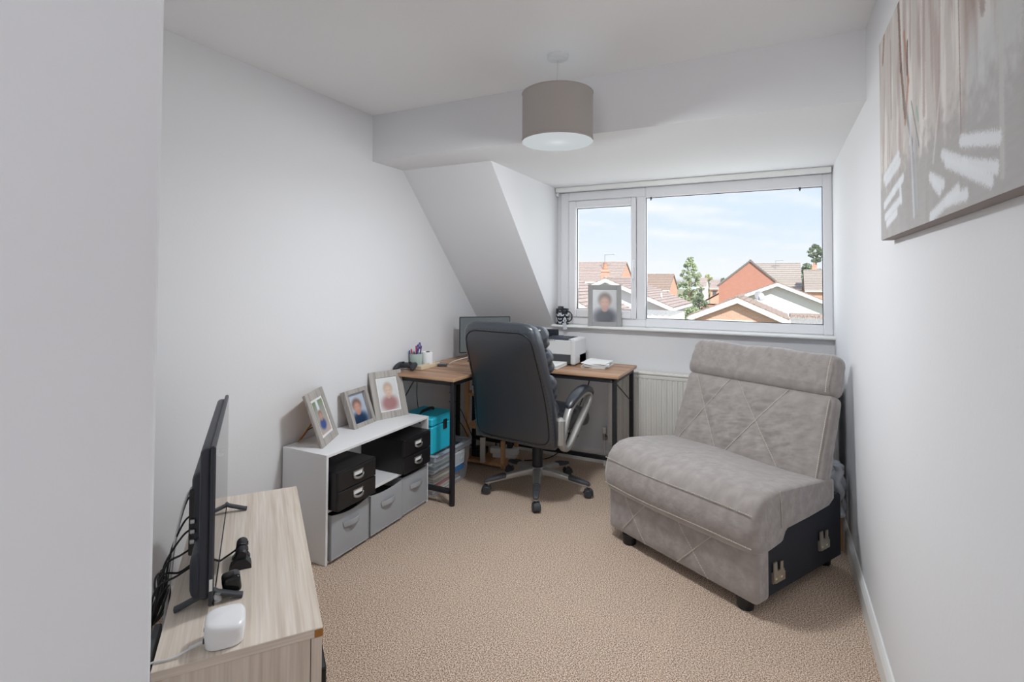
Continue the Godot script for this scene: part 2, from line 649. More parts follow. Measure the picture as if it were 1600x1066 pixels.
	M.printer_grey = mat(c8(214, 214, 214), 0.5)
	M.printer_dark = mat(c8(70, 74, 82), 0.5)
	M.screen_grey = mat(c8(112, 120, 122), 0.3)
	M.pot_green = mat(c8(190, 210, 204), 0.6)
	M.pot_weave = mat(c8(208, 226, 220), 0.6)
	M.purple = mat(c8(104, 84, 160), 0.4)
	M.controller = mat(c8(46, 48, 54), 0.5)
	M.gadget_top = mat(c8(120, 126, 138), 0.45)
	M.tub_rim = mat(Color(0.80, 0.83, 0.88, 0.55), 0.3)
	M.tub_rim.transparency = BaseMaterial3D.TRANSPARENCY_ALPHA
	M.mug_handle = mat(c8(40, 42, 50), 0.2)
	M.clear_white = mat(Color(0.92, 0.93, 0.95, 0.6), 0.3)
	M.clear_white.transparency = BaseMaterial3D.TRANSPARENCY_ALPHA
	M.grey_dark_wood = mat(c8(156, 155, 154), 0.55)
	M.diffuser = mat(Color(0.01, 0.01, 0.01), 1.0, 0.0, 0.0)  # pendant diffuser: near-black disc, its grey brightness put in as emission
	M.diffuser.specular_mode = BaseMaterial3D.SPECULAR_DISABLED
	M.diffuser.emission_enabled = true
	M.diffuser.emission = Color(0.74, 0.76, 0.77)
	M.diffuser.emission_energy_multiplier = 1.0
	M.canvas_edge = mat(c8(150, 142, 138), 0.8)
	M.board_blue = mat(c8(40, 52, 72), 0.6)
	M.crinkle = mat(c8(200, 204, 210), 0.18)
	M.clear_film = mat(Color(0.95, 0.96, 0.98, 0.25), 0.12)
	M.clear_film.transparency = BaseMaterial3D.TRANSPARENCY_ALPHA

# ------------------------------------------------------------------ the room
func build_shell() -> void:
	var T := 0.12
	var st := mb()
	box2(st, Vector3(XL - T, -0.15, ZW - 0.3), Vector3(XR + T, 0.0, ZR + T))
	struct("floor", st, M.carpet)

	# left wall
	st = mb()
	box2(st, Vector3(XL - T, 0, ZW - 0.3), Vector3(XL, YC + 0.1, ZP + 0.1))
	struct("wall_left", st, M.wall)
	# right wall, runs on along the landing
	st = mb()
	box2(st, Vector3(XR, 0, ZW - 0.3), Vector3(XR + T, YC + 0.1, ZR + T))
	struct("wall_right", st, M.wall)
	# wall beside the camera: the room opens from a narrower landing
	st = mb()
	var pl := [Vector2(XL, ZP), Vector2(XP - 0.006, ZP), Vector2(XP, ZP + 0.006), Vector2(XP, ZR), Vector2(XP - T, ZR), Vector2(XP - T, ZP + 0.1), Vector2(XL, ZP + 0.1)]
	prism(st, pl, 0.0, YC, Transform3D(Basis(Vector3.RIGHT, Vector3.BACK, Vector3.UP), Vector3.ZERO))
	struct("wall_partition", st, M.wall)
	# landing end wall, out of view, with an opening added behind the fill light
	st = mb()
	box2(st, Vector3(XP - T, 0, ZR), Vector3(-0.52, YC, ZR + T))
	box2(st, Vector3(0.24, 0, ZR), Vector3(XR, YC, ZR + T))
	box2(st, Vector3(-0.52, 0, ZR), Vector3(0.24, 1.05, ZR + T))
	box2(st, Vector3(-0.52, 2.2, ZR), Vector3(0.24, YC, ZR + T))
	struct("wall_rear", st, M.wall)
	# window wall under the sill, and to the left of the dormer as high as the slope
	st = mb()
	box2(st, Vector3(XL, 0, ZW - T - 0.08), Vector3(XR, SILL - 0.02, ZW))
	struct("wall_window", st, M.wall)
	# flat ceiling over the room
	st = mb()
	box2(st, Vector3(XL, YC, ZB), Vector3(XR, YC + 0.15, ZR + T))
	struct("ceiling", st, M.ceiling)
	# downstand beam
	st = mb()
	box2(st, Vector3(XL, YD, ZB - 0.14), Vector3(XR, YC + 0.15, ZB))
	struct("trim_1", st, M.wall)
	# dormer ceiling (over the flat strip at the left as well)
	st = mb()
	box2(st, Vector3(XC - 0.12, YD, ZF - 0.25), Vector3(XR, YD + 0.12, ZB - 0.14))
	box2(st, Vector3(XL, YD, ZS - 0.02), Vector3(XC - 0.12, YD + 0.12, ZB - 0.14))
	struct("ceiling", st, M.wall)
	# sloping ceiling left of the dormer
	st = mb()
	var run := 1.18
	var dn := run * 1.0503
	var sl := [Vector2(ZS, YD), Vector2(ZS - run, YD - dn), Vector2(ZS - run - 0.02, YD - dn + 0.16), Vector2(ZS - 0.02, YD + 0.16)]
	var zy := Transform3D(Basis(Vector3.BACK, Vector3.UP, Vector3.LEFT), Vector3.ZERO)   # outline x -> world z, pushed along -x
	prism(st, sl, -XL, -XC + 0.1, zy)
	struct("ceiling", st, M.wall)
	# dormer cheek: triangle wall from the slope to the dormer ceiling
	st = mb()
	var ck := [Vector2(ZS, YD), Vector2(ZF - 0.2, YD), Vector2(ZF - 0.2, SILL - 0.15), Vector2(ZS - (YD - SILL + 0.15) / 1.0503, SILL - 0.15)]
	prism(st, ck, -XC, -XC + 0.1, zy)
	struct("wall_cheek", st, M.wall)
	# skirting boards
	st = mb()
	skirting(st, Vector3(XR, 0, ZW), Vector3(XR, 0, ZR), Vector3(-1, 0, 0))
	struct("baseboard_right", st, M.trim)
	st = mb()
	skirting(st, Vector3(XL, 0, ZW), Vector3(XR, 0, ZW), Vector3(0, 0, 1))
	struct("baseboard_window", st, M.trim)
	st = mb()
	skirting(st, Vector3(XL, 0, ZW), Vector3(XL, 0, ZP), Vector3(1, 0, 0))
	struct("baseboard_left", st, M.trim)

func skirting(st: SurfaceTool, a: Vector3, b: Vector3, inward: Vector3) -> void:
	var prof := [Vector2(0, 0), Vector2(0.018, 0), Vector2(0.018, 0.078), Vector2(0.012, 0.092), Vector2(0.006, 0.1), Vector2(0, 0.1)]
	var d := (b - a)
	var xf := Transform3D(Basis(inward, Vector3.UP, d.normalized()), a)
	prism(st, prof, 0.0, d.length(), xf)

func build_window() -> void:
	# sill board with a rounded nose
	var st := mb()
	var nose := [Vector2(-3.885, SILL - 0.020), Vector2(-3.878, SILL - 0.014), Vector2(-3.878, SILL - 0.006), Vector2(-3.885, SILL), Vector2(-4.03, SILL), Vector2(-4.03, SILL - 0.02)]
	prism(st, nose, 0.0, XR - XC, Transform3D(Basis(Vector3.BACK, Vector3.UP, Vector3.RIGHT), Vector3(XC, 0, 0)))
	struct("windowsill", st, M.trim)

	var w := Node3D.new()
	w.name = "window_1"
	add_child(w)
	tag(w, "", "", "", "structure")
	var z0 := ZF - 0.07
	var z1 := ZF
	# fixed outer frame: four members with mitre-like joints
	var fx0 := -1.562
	var fx1 := XR
	var fy0 := SILL
	var fy1 := 2.115
	for r in [[fx0, fy0, -1.492, fy1], [0.287, fy0, fx1, fy1], [-1.492, fy0, -0.874, 1.105], [-0.874, fy0, 0.287, 1.1144], [-1.492, 2.043, -0.874, fy1], [-0.874, 2.0338, 0.287, fy1], [-0.942, 1.105, -0.874, 2.043]]:
		st = mb()
		box2(st, Vector3(r[0], r[1], z0), Vector3(r[2], r[3], z1), 0.006)
		struct("frame", st, M.upvc, w)
	# making-good strip at the left of the frame
	st = mb()
	box2(st, Vector3(XC, fy0, z0), Vector3(fx0, fy1 + 0.037, z1 - 0.02))
	box2(st, Vector3(fx0, fy1, z0), Vector3(XR, fy1 + 0.037, z1 - 0.02))
	struct("frame_packer", st, M.upvc, w)
	# opening sash
	var sash := Node3D.new()
	sash.name = "sash"
	w.add_child(sash, true)
	for r in [[-1.489, 1.108, -1.427, 2.040], [-0.983, 1.108, -0.945, 2.040], [-1.427, 1.108, -0.983, 1.1733], [-1.427, 1.9831, -0.983, 2.040]]:
		st = mb()
		box2(st, Vector3(r[0], r[1], z0 + 0.005), Vector3(r[2], r[3], z1 + 0.014), 0.008)
		struct("sash_frame", st, M.upvc, sash)
	st = mb()
	box2(st, Vector3(-1.43, 1.17, ZF - 0.036), Vector3(-0.98, 1.986, ZF - 0.032))
	struct("pane", st, M.glass, sash)
	st = mb()
	box2(st, Vector3(-0.972, 1.50, z1 + 0.012), Vector3(-0.95, 1.56, z1 + 0.028), 0.006)
	sweep(st, smooth_path([Vector3(-0.961, 1.55, z1 + 0.03), Vector3(-0.961, 1.548, z1 + 0.05), Vector3(-0.961, 1.50, z1 + 0.056), Vector3(-0.961, 1.42, z1 + 0.05)]), 0.009, 0.006, Vector3.BACK, 3.0, 10)
	struct("handle", st, M.white_gloss, sash)
	# fixed pane, dark gaskets round both panes
	st = mb()
	box2(st, Vector3(-0.877, 1.112, ZF - 0.036), Vector3(0.29, 2.037, ZF - 0.032))
	struct("pane", st, M.glass, w)
	for g in [[-1.427, 1.1733, -0.983, 1.9831, sash], [-0.874, 1.1144, 0.287, 2.0338, w]]:
		st = mb()
		var t := 0.004
		box2(st, Vector3(g[0], g[1], ZF - 0.03), Vector3(g[0] + t, g[3], ZF - 0.02))
		box2(st, Vector3(g[2] - t, g[1], ZF - 0.03), Vector3(g[2], g[3], ZF - 0.02))
		box2(st, Vector3(g[0], g[1], ZF - 0.03), Vector3(g[2], g[1] + t, ZF - 0.02))
		box2(st, Vector3(g[0], g[3] - t, ZF - 0.03), Vector3(g[2], g[3], ZF - 0.02))
		struct("gasket", st, M.gasket, g[4])
	# blind headrail along the top
	var hr := thing("blind_headrail", "slim white blind headrail along the top of the dormer window", "blind", Vector3(XC + 0.01, 2.112, ZF + 0.03))
	st = mb()
	prism(st, [Vector2(0.0, 0.0), Vector2(0.028, 0.002), Vector2(0.032, 0.03), Vector2(0.026, 0.039), Vector2(0, 0.039)], 0.0, XR - XC - 0.02, Transform3D(Basis(Vector3.BACK, Vector3.UP, Vector3.RIGHT), Vector3.ZERO))
	obj("rail", st, M.trim, hr)
	st = mb()
	box2(st, Vector3(0.0, -0.03, 0.0), Vector3(0.02, 0.0, 0.012), 0.003)
	box2(st, Vector3(-0.006, -0.022, 0.004), Vector3(0.0, -0.006, 0.012), 0.002)
	obj("end_bracket", st, M.white_plastic, hr)
	for x in [-0.83, 0.155]:
		st = mb()
		box2(st, Vector3(x - 0.007, 2.016, ZF), Vector3(x + 0.007, 2.034, ZF + 0.01), 0.003)
		sweep(st, smooth_path([Vector3(x, 2.02, ZF + 0.008), Vector3(x, 2.008, ZF + 0.014), Vector3(x, 2.012, ZF + 0.022)], 4), 0.003, 0.003)
		var hk := obj("blind_hook", st, M.dark_grey, null)
		tag(hk, "small dark blind hook at the top of the large pane, %s" % ("near the mullion" if x < 0 else "towards the canvas wall"), "hook", "blind hooks on the window")
	# unseen window added behind the camera to go with the fill light
	var w2 := Node3D.new()
	w2.name = "window_2"
	add_child(w2)
	tag(w2, "", "", "", "structure")
	for r in [[-0.52, 1.05, -0.46, 2.2], [0.18, 1.05, 0.24, 2.2], [-0.46, 1.05, 0.18, 1.11], [-0.46, 2.14, 0.18, 2.2]]:
		st = mb()
		box2(st, Vector3(r[0], r[1], ZR + 0.03), Vector3(r[2], r[3], ZR + 0.1), 0.005)
		struct("frame", st, M.upvc, w2)
	st = mb()
	box2(st, Vector3(-0.462, 1.108, ZR + 0.06), Vector3(0.182, 2.142, ZR + 0.064))
	struct("pane", st, M.glass, w2)

func build_radiator() -> void:
	var x0 := -1.125
	var x1 := -0.02
	var y0 := 0.16
	var y1 := 0.735
	var t := thing("radiator", "white panel radiator with vertical flutes under the dormer window", "radiator", Vector3(0, 0, 0))
	# fluted panel as a wave in plan
	var st := mb()
	var n := 30
	var pitch := (x1 - x0) / n
	var outl := []
	for i in n:
		var a := x0 + i * pitch
		outl.append(Vector2(a, -3.878)); outl.append(Vector2(a + pitch * 0.18, -3.868))
		outl.append(Vector2(a + pitch * 0.62, -3.868)); outl.append(Vector2(a + pitch * 0.80, -3.878))
	outl.append(Vector2(x1, -3.878)); outl.append(Vector2(x1, -3.895)); outl.append(Vector2(x0, -3.895))
	prism(st, outl, -(y1 - 0.05), -(y0 + 0.03), Transform3D(Basis(Vector3.RIGHT, Vector3.BACK, Vector3.DOWN), Vector3.ZERO))
	obj("front_panel", st, M.radiator, t)
	st = mb()
	box2(st, Vector3(x0, y1 - 0.052, -3.897), Vector3(x1, y1 - 0.02, -3.870), 0.008)
	obj("header", st, M.radiator, t)
	st = mb()
	box2(st, Vector3(x0, y0, -3.897), Vector3(x1, y0 + 0.034, -3.870), 0.008)
	obj("header", st, M.radiator, t)
	st = mb()
	box2(st, Vector3(x0 - 0.004, y1 - 0.02, -3.935), Vector3(x1 + 0.004, y1, -3.866), 0.006)
	for i in 34:
		var x := x0 + 0.03 + i * (x1 - x0 - 0.06) / 33.0
		box2(st, Vector3(x - 0.006, y1, -3.925), Vector3(x + 0.006, y1 + 0.003, -3.88))
	obj("top_grille", st, M.radiator, t)
	for s in [x0, x1]:
		st = mb()
		box2(st, Vector3(s - 0.004, y0 + 0.02, -3.93), Vector3(s + 0.004, y1 - 0.01, -3.87), 0.002)
		obj("side_panel", st, M.radiator, t)
	st = mb()
	box2(st, Vector3(x0, y0 + 0.01, -3.945), Vector3(x1, y1 - 0.06, -3.93))
	obj("rear_panel", st, M.radiator, t)
	# valve at the lower left
	var v := Node3D.new()
	v.name = "valve"
	t.add_child(v, true)
	st = mb()
	disc(st, Vector3(-1.165, 0.262, -3.905), Vector3.UP, 0.018, 0.05, 16, 0.006)
	obj("valve_cap", st, M.white_plastic, v)
	st = mb()
	disc(st, Vector3(-1.165, 0.215, -3.905), Vector3.UP, 0.013, 0.05, 14)
	disc(st, Vector3(-1.14, 0.21, -3.905), Vector3.RIGHT, 0.011, 0.05, 14)
	disc(st, Vector3(-1.15, 0.21, -3.905), Vector3.RIGHT, 0.016, 0.014, 6)
	obj("valve_body", st, M.steel, v)
	st = mb()
	disc(st, Vector3(-1.165, 0.10, -3.905), Vector3.UP, 0.0075, 0.2, 10)
	obj("pipe", st, M.trim, v)

# ------------------------------------------------------------------ the view: bungalows and houses beyond the garden
# a stepped slope of tile courses between an upper and a lower edge
func tiled_slope(st: SurfaceTool, ua: Vector3, ub: Vector3, la: Vector3, lb: Vector3, courses: int, thick := 0.05) -> void:
	var n := (ub - ua).cross(la - ua).normalized()
	if n.y < 0: n = -n
	for i in courses:
		var t0 := float(i) / courses
		var t1 := float(i + 1) / courses + 0.15 / courses
		var a := ua.lerp(la, t0)
		var b := ub.lerp(lb, t0)
		var c := ub.lerp(lb, t1)
		var d := ua.lerp(la, t1)
		var lift := n * thick
		quad(st, a, b, c + lift, d + lift, n)
		quad(st, d + lift, c + lift, c - lift * 0.5, d - lift * 0.5, (la - ua))
		tri(st, a, d + lift, d - lift * 0.5, ua - ub)
		tri(st, b, c + lift, c - lift * 0.5, ub - ua)
	quad(st, ua - n * 0.06, ub - n * 0.06, lb - n * 0.06, la - n * 0.06, -n)

# house whose gable looks towards +Z: apex, half widths to each eave with their drops, length back along -Z
func gable_house(o: Node3D, apex: Vector3, wl: float, dl: float, wr: float, dr: float, length: float, ground: float, wall: Material, roof: Material, verge: Material, bw: float, courses: int, over := 0.28) -> void:
	var back := Vector3(0, 0, -length)
	var el := apex + Vector3(-wl, -dl, 0)
	var er := apex + Vector3(wr, -dr, 0)
	var st := mb()
	var inset := over
	var kl := dl / wl
	var kr := dr / wr
	var pl := [Vector2(apex.x, apex.y - 0.1), Vector2(el.x + inset, el.y + inset * kl - 0.1), Vector2(el.x + inset, ground), Vector2(er.x - inset, ground), Vector2(er.x - inset, er.y + inset * kr - 0.1)]
	prism(st, pl, apex.z - over, apex.z - length + 0.1)
	obj("wall", st, wall, o)
	st = mb()
	tiled_slope(st, apex, apex + back, el, el + back, courses)
	tiled_slope(st, apex, apex + back, er, er + back, courses)
	for i in int(length / 0.45):
		box2(st, apex + Vector3(-0.11, -0.03, -i * 0.45 - 0.43), apex + Vector3(0.11, 0.09, -i * 0.45), 0.03)
	obj("roof", st, roof, o).set_meta("kind", "stuff")   # tile courses, too far off to tell apart
	if bw > 0.0:
		for e in [el, er]:
			st = mb()
			var d: Vector3 = (e - apex).normalized()
			var dn := Vector3(0, -bw, 0)
			var z := Vector3(0, 0, 0.03)
			var zb := Vector3(0, 0, -0.12)
			var a := apex + Vector3(0, -0.02, 0)
			var b: Vector3 = e + Vector3(0, -0.02, 0)
			for q in [[a + z, b + z, b + dn + z, a + dn + z, Vector3.BACK], [a + zb, b + zb, b + dn + zb, a + dn + zb, Vector3.FORWARD], [a + dn + z, b + dn + z, b + dn + zb, a + dn + zb, Vector3.DOWN], [b + z, b + dn + z, b + dn + zb, b + zb, d]]:
				quad(st, q[0], q[1], q[2], q[3], q[4])
			obj("bargeboard", st, verge, o)
	st = mb()
	for e in [el, er]:
		var sx := signf(e.x - apex.x)
		st = mb()
		box2(st, e + Vector3(-0.02 * sx, -0.22, 0), e + Vector3(0.10 * sx, -0.06, 0) + back, 0.03)
		obj("gutter", st, verge, o)

# house whose ridge runs along X; the slope in view looks towards +Z
func long_house(o: Node3D, x0: float, x1: float, ridge: Vector2, eave: Vector2, ground: float, wall: Material, roof: Material, courses: int) -> void:
	var depth := eave.x - ridge.x
	var st := mb()
	var pl := [Vector2(ridge.x, ridge.y - 0.12), Vector2(eave.x - 0.3, eave.y + 0.1), Vector2(eave.x - 0.3, ground), Vector2(ridge.x - depth + 0.3, ground), Vector2(ridge.x - depth + 0.3, eave.y + 0.1)]
	prism(st, pl, -x0 - 0.12, -x1 + 0.12, Transform3D(Basis(Vector3.BACK, Vector3.UP, Vector3.LEFT), Vector3.ZERO))
	obj("wall", st, wall, o)
	st = mb()
	var ra := Vector3(x0, ridge.y, ridge.x)
	var rb := Vector3(x1, ridge.y, ridge.x)
	tiled_slope(st, ra, rb, Vector3(x0, eave.y, eave.x), Vector3(x1, eave.y, eave.x), courses, 0.06)
	tiled_slope(st, ra, rb, Vector3(x0, eave.y, ridge.x - depth), Vector3(x1, eave.y, ridge.x - depth), courses, 0.06)
	bar(st, ra, rb, 0.26, 0.2, Vector3.UP, 0.06)
	obj("roof", st, roof, o).set_meta("kind", "stuff")   # tile courses, too far off to tell apart
	st = mb()
	box2(st, Vector3(x0, eave.y - 0.22, eave.x - 0.05), Vector3(x1, eave.y - 0.04, eave.x + 0.1), 0.04)
	obj("gutter", st, M.fascia, o)

func chimney(o: Node3D, c: Vector3, w: float, h: float, brick: Material) -> void:
	var t := Node3D.new()
	t.name = "chimney"
	o.add_child(t, true)
	var st := mb()
	box2(st, c + Vector3(-w / 2, 0, -w * 0.6), c + Vector3(w / 2, h, w * 0.6))
	box2(st, c + Vector3(-w * 0.58, h - 0.16, -w * 0.68), c + Vector3(w * 0.58, h - 0.04, w * 0.68), 0.02)
	obj("stack", st, brick, t)
	st = mb()
	lathe(st, [Vector2(0.13, h), Vector2(0.15, h + 0.05), Vector2(0.11, h + 0.1), Vector2(0.1, h + 0.32), Vector2(0.12, h + 0.36), Vector2(0.0, h + 0.36)], 14, Transform3D(Basis(), c))
	obj("chimney_pot", st, M.pot, t)

func aerial(o: Node3D, foot: Vector3, h: float) -> void:
	var st := mb()
	tube(st, [foot, foot + Vector3(0, h, 0)], 0.03, 6)
	tube(st, [foot + Vector3(0, h - 0.06, 0), foot + Vector3(1.1, h - 0.02, 0.1)], 0.025, 6)
	for i in 8:
		var x := 0.15 + i * 0.13
		tube(st, [foot + Vector3(x, h - 0.05, -0.25), foot + Vector3(x, h - 0.05, 0.35)], 0.012, 5)
	obj("aerial", st, M.aerial, o)

func tree(called: String, label: String, at: Vector3, height: float, width: float, leaf: Material, sd: int, low := 0.15, group := "") -> void:
	var t := thing(called, label, "tree", at, 0.0, group)
	rng.seed = sd
	var st := mb()
	var top := Vector3(0, height * 0.8, 0)
	var rings := []
	for i in 7:
		var f := i / 6.0
		rings.append(ring(Vector3(sin(f * 3.0 + sd) * width * 0.03, top.y * f, cos(f * 2.0) * width * 0.02), Vector3.RIGHT * lerpf(0.028, 0.006, f) * height, Vector3.BACK * lerpf(0.028, 0.006, f) * height, 2.0, 8))
	loft(st, rings)
	for i in 9:
		var y := height * lerpf(low + 0.1, 0.8, i / 8.0)
		var a := i * 2.4
		var reach := width * 0.36 * (1.0 - absf(i / 8.0 - 0.35))
		sweep(st, [Vector3(0, y, 0), Vector3(cos(a) * reach * 0.5, y + reach * 0.35, sin(a) * reach * 0.5), Vector3(cos(a) * reach, y + reach * 0.6, sin(a) * reach)], 0.012 * height * 0.5, 0.012 * height * 0.5, Vector3.UP, 2.0, 6)
	obj("trunk", st, M.bark, t)
	# crown: many small two-sided leaf sprays in clumps
	var clumps := []
	for i in 90:
		var f := rng.randf()
		var y := lerpf(low, 1.0, f) * height
		var prof := pow(sin(PI * clampf(0.10 + 0.86 * f, 0, 1)), 0.75)
		var rr := width * 0.5 * prof * sqrt(rng.randf())
		var a := rng.randf() * TAU
		clumps.append([Vector3(cos(a) * rr, y, sin(a) * rr), width * rng.randf_range(0.07, 0.13)])
	st = mb()
	for c in clumps:
		for i in 60:
			var d := Vector3(rng.randfn(), rng.randfn(), rng.randfn()).normalized() * pow(rng.randf(), 0.4)
			var p: Vector3 = c[0] + d * c[1]
			var u := Vector3(rng.randfn(), rng.randfn(), rng.randfn()).normalized()
			var v := u.cross(Vector3(rng.randfn(), rng.randfn(), rng.randfn()).normalized()).normalized()
			var s := width * rng.randf_range(0.022, 0.042)
			tri(st, p - u * s, p + v * s * 0.7, p + u * s, d + Vector3.UP * 0.3)
			tri(st, p - u * s, p - v * s * 0.7, p + u * s, d + Vector3.UP * 0.3)
	var f := obj("foliage", st, leaf, t)
	f.set_meta("kind", "stuff")

func brick_mat(a: Color, b: Color, mortar: Color) -> StandardMaterial3D:
	# brickwork too far off to pick out single bricks: courses about 75 mm
	var im := Image.create(256, 256, false, Image.FORMAT_RGB8)
	var r := RandomNumberGenerator.new()
	r.seed = 5
	im.fill(mortar)
	for row in 16:
		var off := 16 if row % 2 else 0
		for k in 9:
			var c := a.lerp(b, r.randf())
			im.fill_rect(Rect2i(k * 32 - off + 1, row * 16 + 1, 29, 13), c)
	im.generate_mipmaps()
	var m := mat(Color.WHITE, 0.9, 0, 0.2)
	m.albedo_texture = ImageTexture.create_from_image(im)
	tri_map(m, Vector3(0.5, 0.8, 0.5), true)
	return m

func tile_mat(a: Color, b: Color, c: Color) -> StandardMaterial3D:
	var m := mat(Color.WHITE, 0.85, 0, 0.3)
	m.albedo_texture = noise_tex(noise(0.05, 3, 71), 256, [a, b, c], [0.25, 0.5, 0.8])
	tri_map(m, Vector3.ONE * 0.5, true)
	return m

func build_outside() -> void:
	M.brick_pale = brick_mat(c8(196, 158, 136), c8(208, 172, 150), c8(204, 182, 168))
	M.brick_red = brick_mat(c8(176, 122, 106), c8(190, 136, 119), c8(188, 146, 132))
	M.brick_orange = brick_mat(c8(204, 160, 140), c8(214, 172, 152), c8(208, 176, 160))
	M.render_white = mat(Color(0.93, 0.93, 0.925), 0.85)
	M.fascia = mat(Color(0.95, 0.95, 0.95), 0.5)
	M.verge_dark = mat(c8(120, 116, 114), 0.8)
	M.tile_pink = tile_mat(c8(150, 136, 131), c8(172, 158, 153), c8(190, 178, 173))  # roof tile tones lightened, the distant haze is in the colour
	M.tile_brown = tile_mat(c8(132, 116, 106), c8(158, 140, 130), c8(180, 164, 154))
	M.tile_grey = tile_mat(c8(140, 132, 128), c8(164, 156, 150), c8(182, 174, 168))
	M.tile_red = tile_mat(c8(150, 92, 78), c8(176, 116, 98), c8(196, 142, 126))
	M.felt = tile_mat(c8(148, 148, 146), c8(166, 166, 164), c8(186, 186, 184))
	M.window_dark = mat(c8(96, 104, 112), 0.12)
	M.pot = mat(c8(196, 140, 112), 0.85)
	M.aerial = mat(c8(150, 152, 156), 0.5, 0.4)
	M.bark = mat(c8(112, 98, 84), 0.9)
	M.leaf_mid = mat(c8(166, 180, 144), 0.8)  # leaf greens paled, haze put into the colours
	M.leaf_mid.backlight_enabled = true
	M.leaf_mid.backlight = Color(0.3, 0.34, 0.2)
	M.leaf_dark = mat(c8(128, 144, 116), 0.8)
	M.leaf_yellow = mat(c8(186, 190, 146), 0.8)
	M.grass = mat(Color.WHITE, 0.95)
	M.grass.albedo_texture = noise_tex(noise(0.05, 4, 81), 256, [c8(116, 122, 92), c8(140, 144, 114), c8(160, 156, 132)], [0.2, 0.5, 0.8])
	tri_map(M.grass, Vector3.ONE * 0.2, true)
	var G := -3.2
	var st := mb()
	box2(st, Vector3(-160, G - 1, -330), Vector3(160, G, -4.4))
	struct("ground_outside", st, M.grass)
	# far low hills, their haze put into the blue-grey colour
	st = mb()
	var rings := []
	for i in 41:
		var x := -220.0 + i * 11.0
		var h := 4.6 + 1.6 * sin(i * 0.7) + 1.0 * sin(i * 1.9 + 1.0)
		rings.append([Vector3(x, G - 1, -318), Vector3(x, G + h * 0.6, -321), Vector3(x, G + h, -330), Vector3(x, G + h * 0.7, -342), Vector3(x, G - 1, -350)])
	loft(st, rings, false, false)
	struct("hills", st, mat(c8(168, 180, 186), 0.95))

	# pale brick garage nearest the window
	var o := thing("garage", "pale brick garage gable with white bargeboards at the bottom of the view", "building", Vector3.ZERO)
	gable_house(o, Vector3(-1.66, 0.6, -28.3), 2.30, 0.97, 2.24, 1.02, 5.0, G, M.brick_pale, M.tile_brown, M.fascia, 0.26, 9)
	st = mb()
	box2(st, Vector3(-3.02, -1.75, -28.62), Vector3(-0.94, -0.55, -28.54), 0.02)
	var wf := obj("window_frame", st, M.fascia, o)
	for x in [-2.94, -2.24, -1.54]:
		st = mb()
		box2(st, Vector3(x, -1.68, -28.56), Vector3(x + 0.52, -0.64, -28.52))
		obj("pane", st, M.window_dark, wf)
	# white rendered bungalow behind it
	o = thing("bungalow", "bungalow with a white rendered gable and a satellite dish, right of the brick garage", "building", Vector3.ZERO)
	gable_house(o, Vector3(0.16, 1.34, -38.1), 3.2, 1.28, 3.4, 1.46, 7.0, G, M.render_white, M.tile_brown, M.fascia, 0.22, 12, 0.4)
	var dish := Node3D.new()
	dish.name = "satellite_dish"
	o.add_child(dish, true)
	st = mb()
	var dx := Transform3D(Basis.from_euler(Vector3(1.15, 0.5, 0)), Vector3(-0.92, 0.42, -37.75))
	lathe(st, [Vector2(0.0, 0.0), Vector2(0.14, 0.015), Vector2(0.26, 0.05), Vector2(0.33, 0.09), Vector2(0.335, 0.1), Vector2(0.25, 0.065), Vector2(0.0, 0.02)], 20, dx)
	obj("reflector", st, M.aerial, dish)
	st = mb()
	tube(st, [Vector3(-0.92, 0.42, -37.75), Vector3(-0.86, 0.20, -37.4)], 0.02, 6)
	tube(st, [Vector3(-0.92, 0.42, -37.75), Vector3(-1.0, 0.3, -38.5)], 0.025, 6)
	obj("arm", st, M.aerial, dish)
	# flat-roofed link and corrugated lean-to in front of it
	o = thing("lean_to", "corrugated grey lean-to roof below the white rendered gable", "roof", Vector3.ZERO)
	st = mb()
	box2(st, Vector3(0.72, -0.56, -33.4), Vector3(4.6, -0.36, -31.7), 0.03)
	obj("coping", st, M.tile_brown, o)
	var rg := []
	for i in 81:
		var x := 0.70 + i * 0.05
		var w := 0.045 * (1.0 if i % 2 else -1.0)
		rg.append([Vector3(x, -0.50 + w, -31.7), Vector3(x, -0.92 + w, -28.9), Vector3(x, -1.3 + w, -26.4), Vector3(x, -1.36 + w, -26.4), Vector3(x, -0.6 + w, -31.7)])
	st = mb()
	loft(st, rg, true, true)
	obj("corrugated_sheet", st, M.felt, o)
	st = mb()
	box2(st, Vector3(0.85, G, -33.0), Vector3(4.6, -1.45, -26.8))
	obj("wall", st, M.brick_pale, o)
	# bungalow on the left with a long slope to the right
	o = thing("bungalow", "bungalow with a white gable and long pinkish tiled slope behind the sill photo frame", "building", Vector3.ZERO)
	gable_house(o, Vector3(-8.1, 1.54, -27.3), 3.0, 1.32, 3.48, 1.46, 6.5, G, M.render_white, M.tile_pink, M.fascia, 0.2, 14, 0.35)
	chimney(o, Vector3(-8.3, 1.2, -27.95), 0.36, 0.82, M.brick_orange)
	st = mb()
	box2(st, Vector3(-5.62, 0.32, -29.6), Vector3(-5.55, 0.75, -29.53), 0.01)
	obj("vent_pipe", st, M.fascia, o)
	# flat porch roof
	o = thing("flat_roof", "grey felt flat roof edged with a white fascia, left of the garage", "roof", Vector3.ZERO)
	st = mb()
	box2(st, Vector3(-9.4, -0.14, -26.9), Vector3(-4.02, -0.06, -23.2), 0.02)
	obj("felt", st, M.felt, o)
	st = mb()
	box2(st, Vector3(-9.4, -0.40, -26.95), Vector3(-3.98, -0.12, -23.16), 0.02)
	obj("fascia", st, M.fascia, o)
	st = mb()
	box2(st, Vector3(-9.2, G, -26.8), Vector3(-4.3, -0.4, -23.5))
	obj("wall", st, M.brick_pale, o)
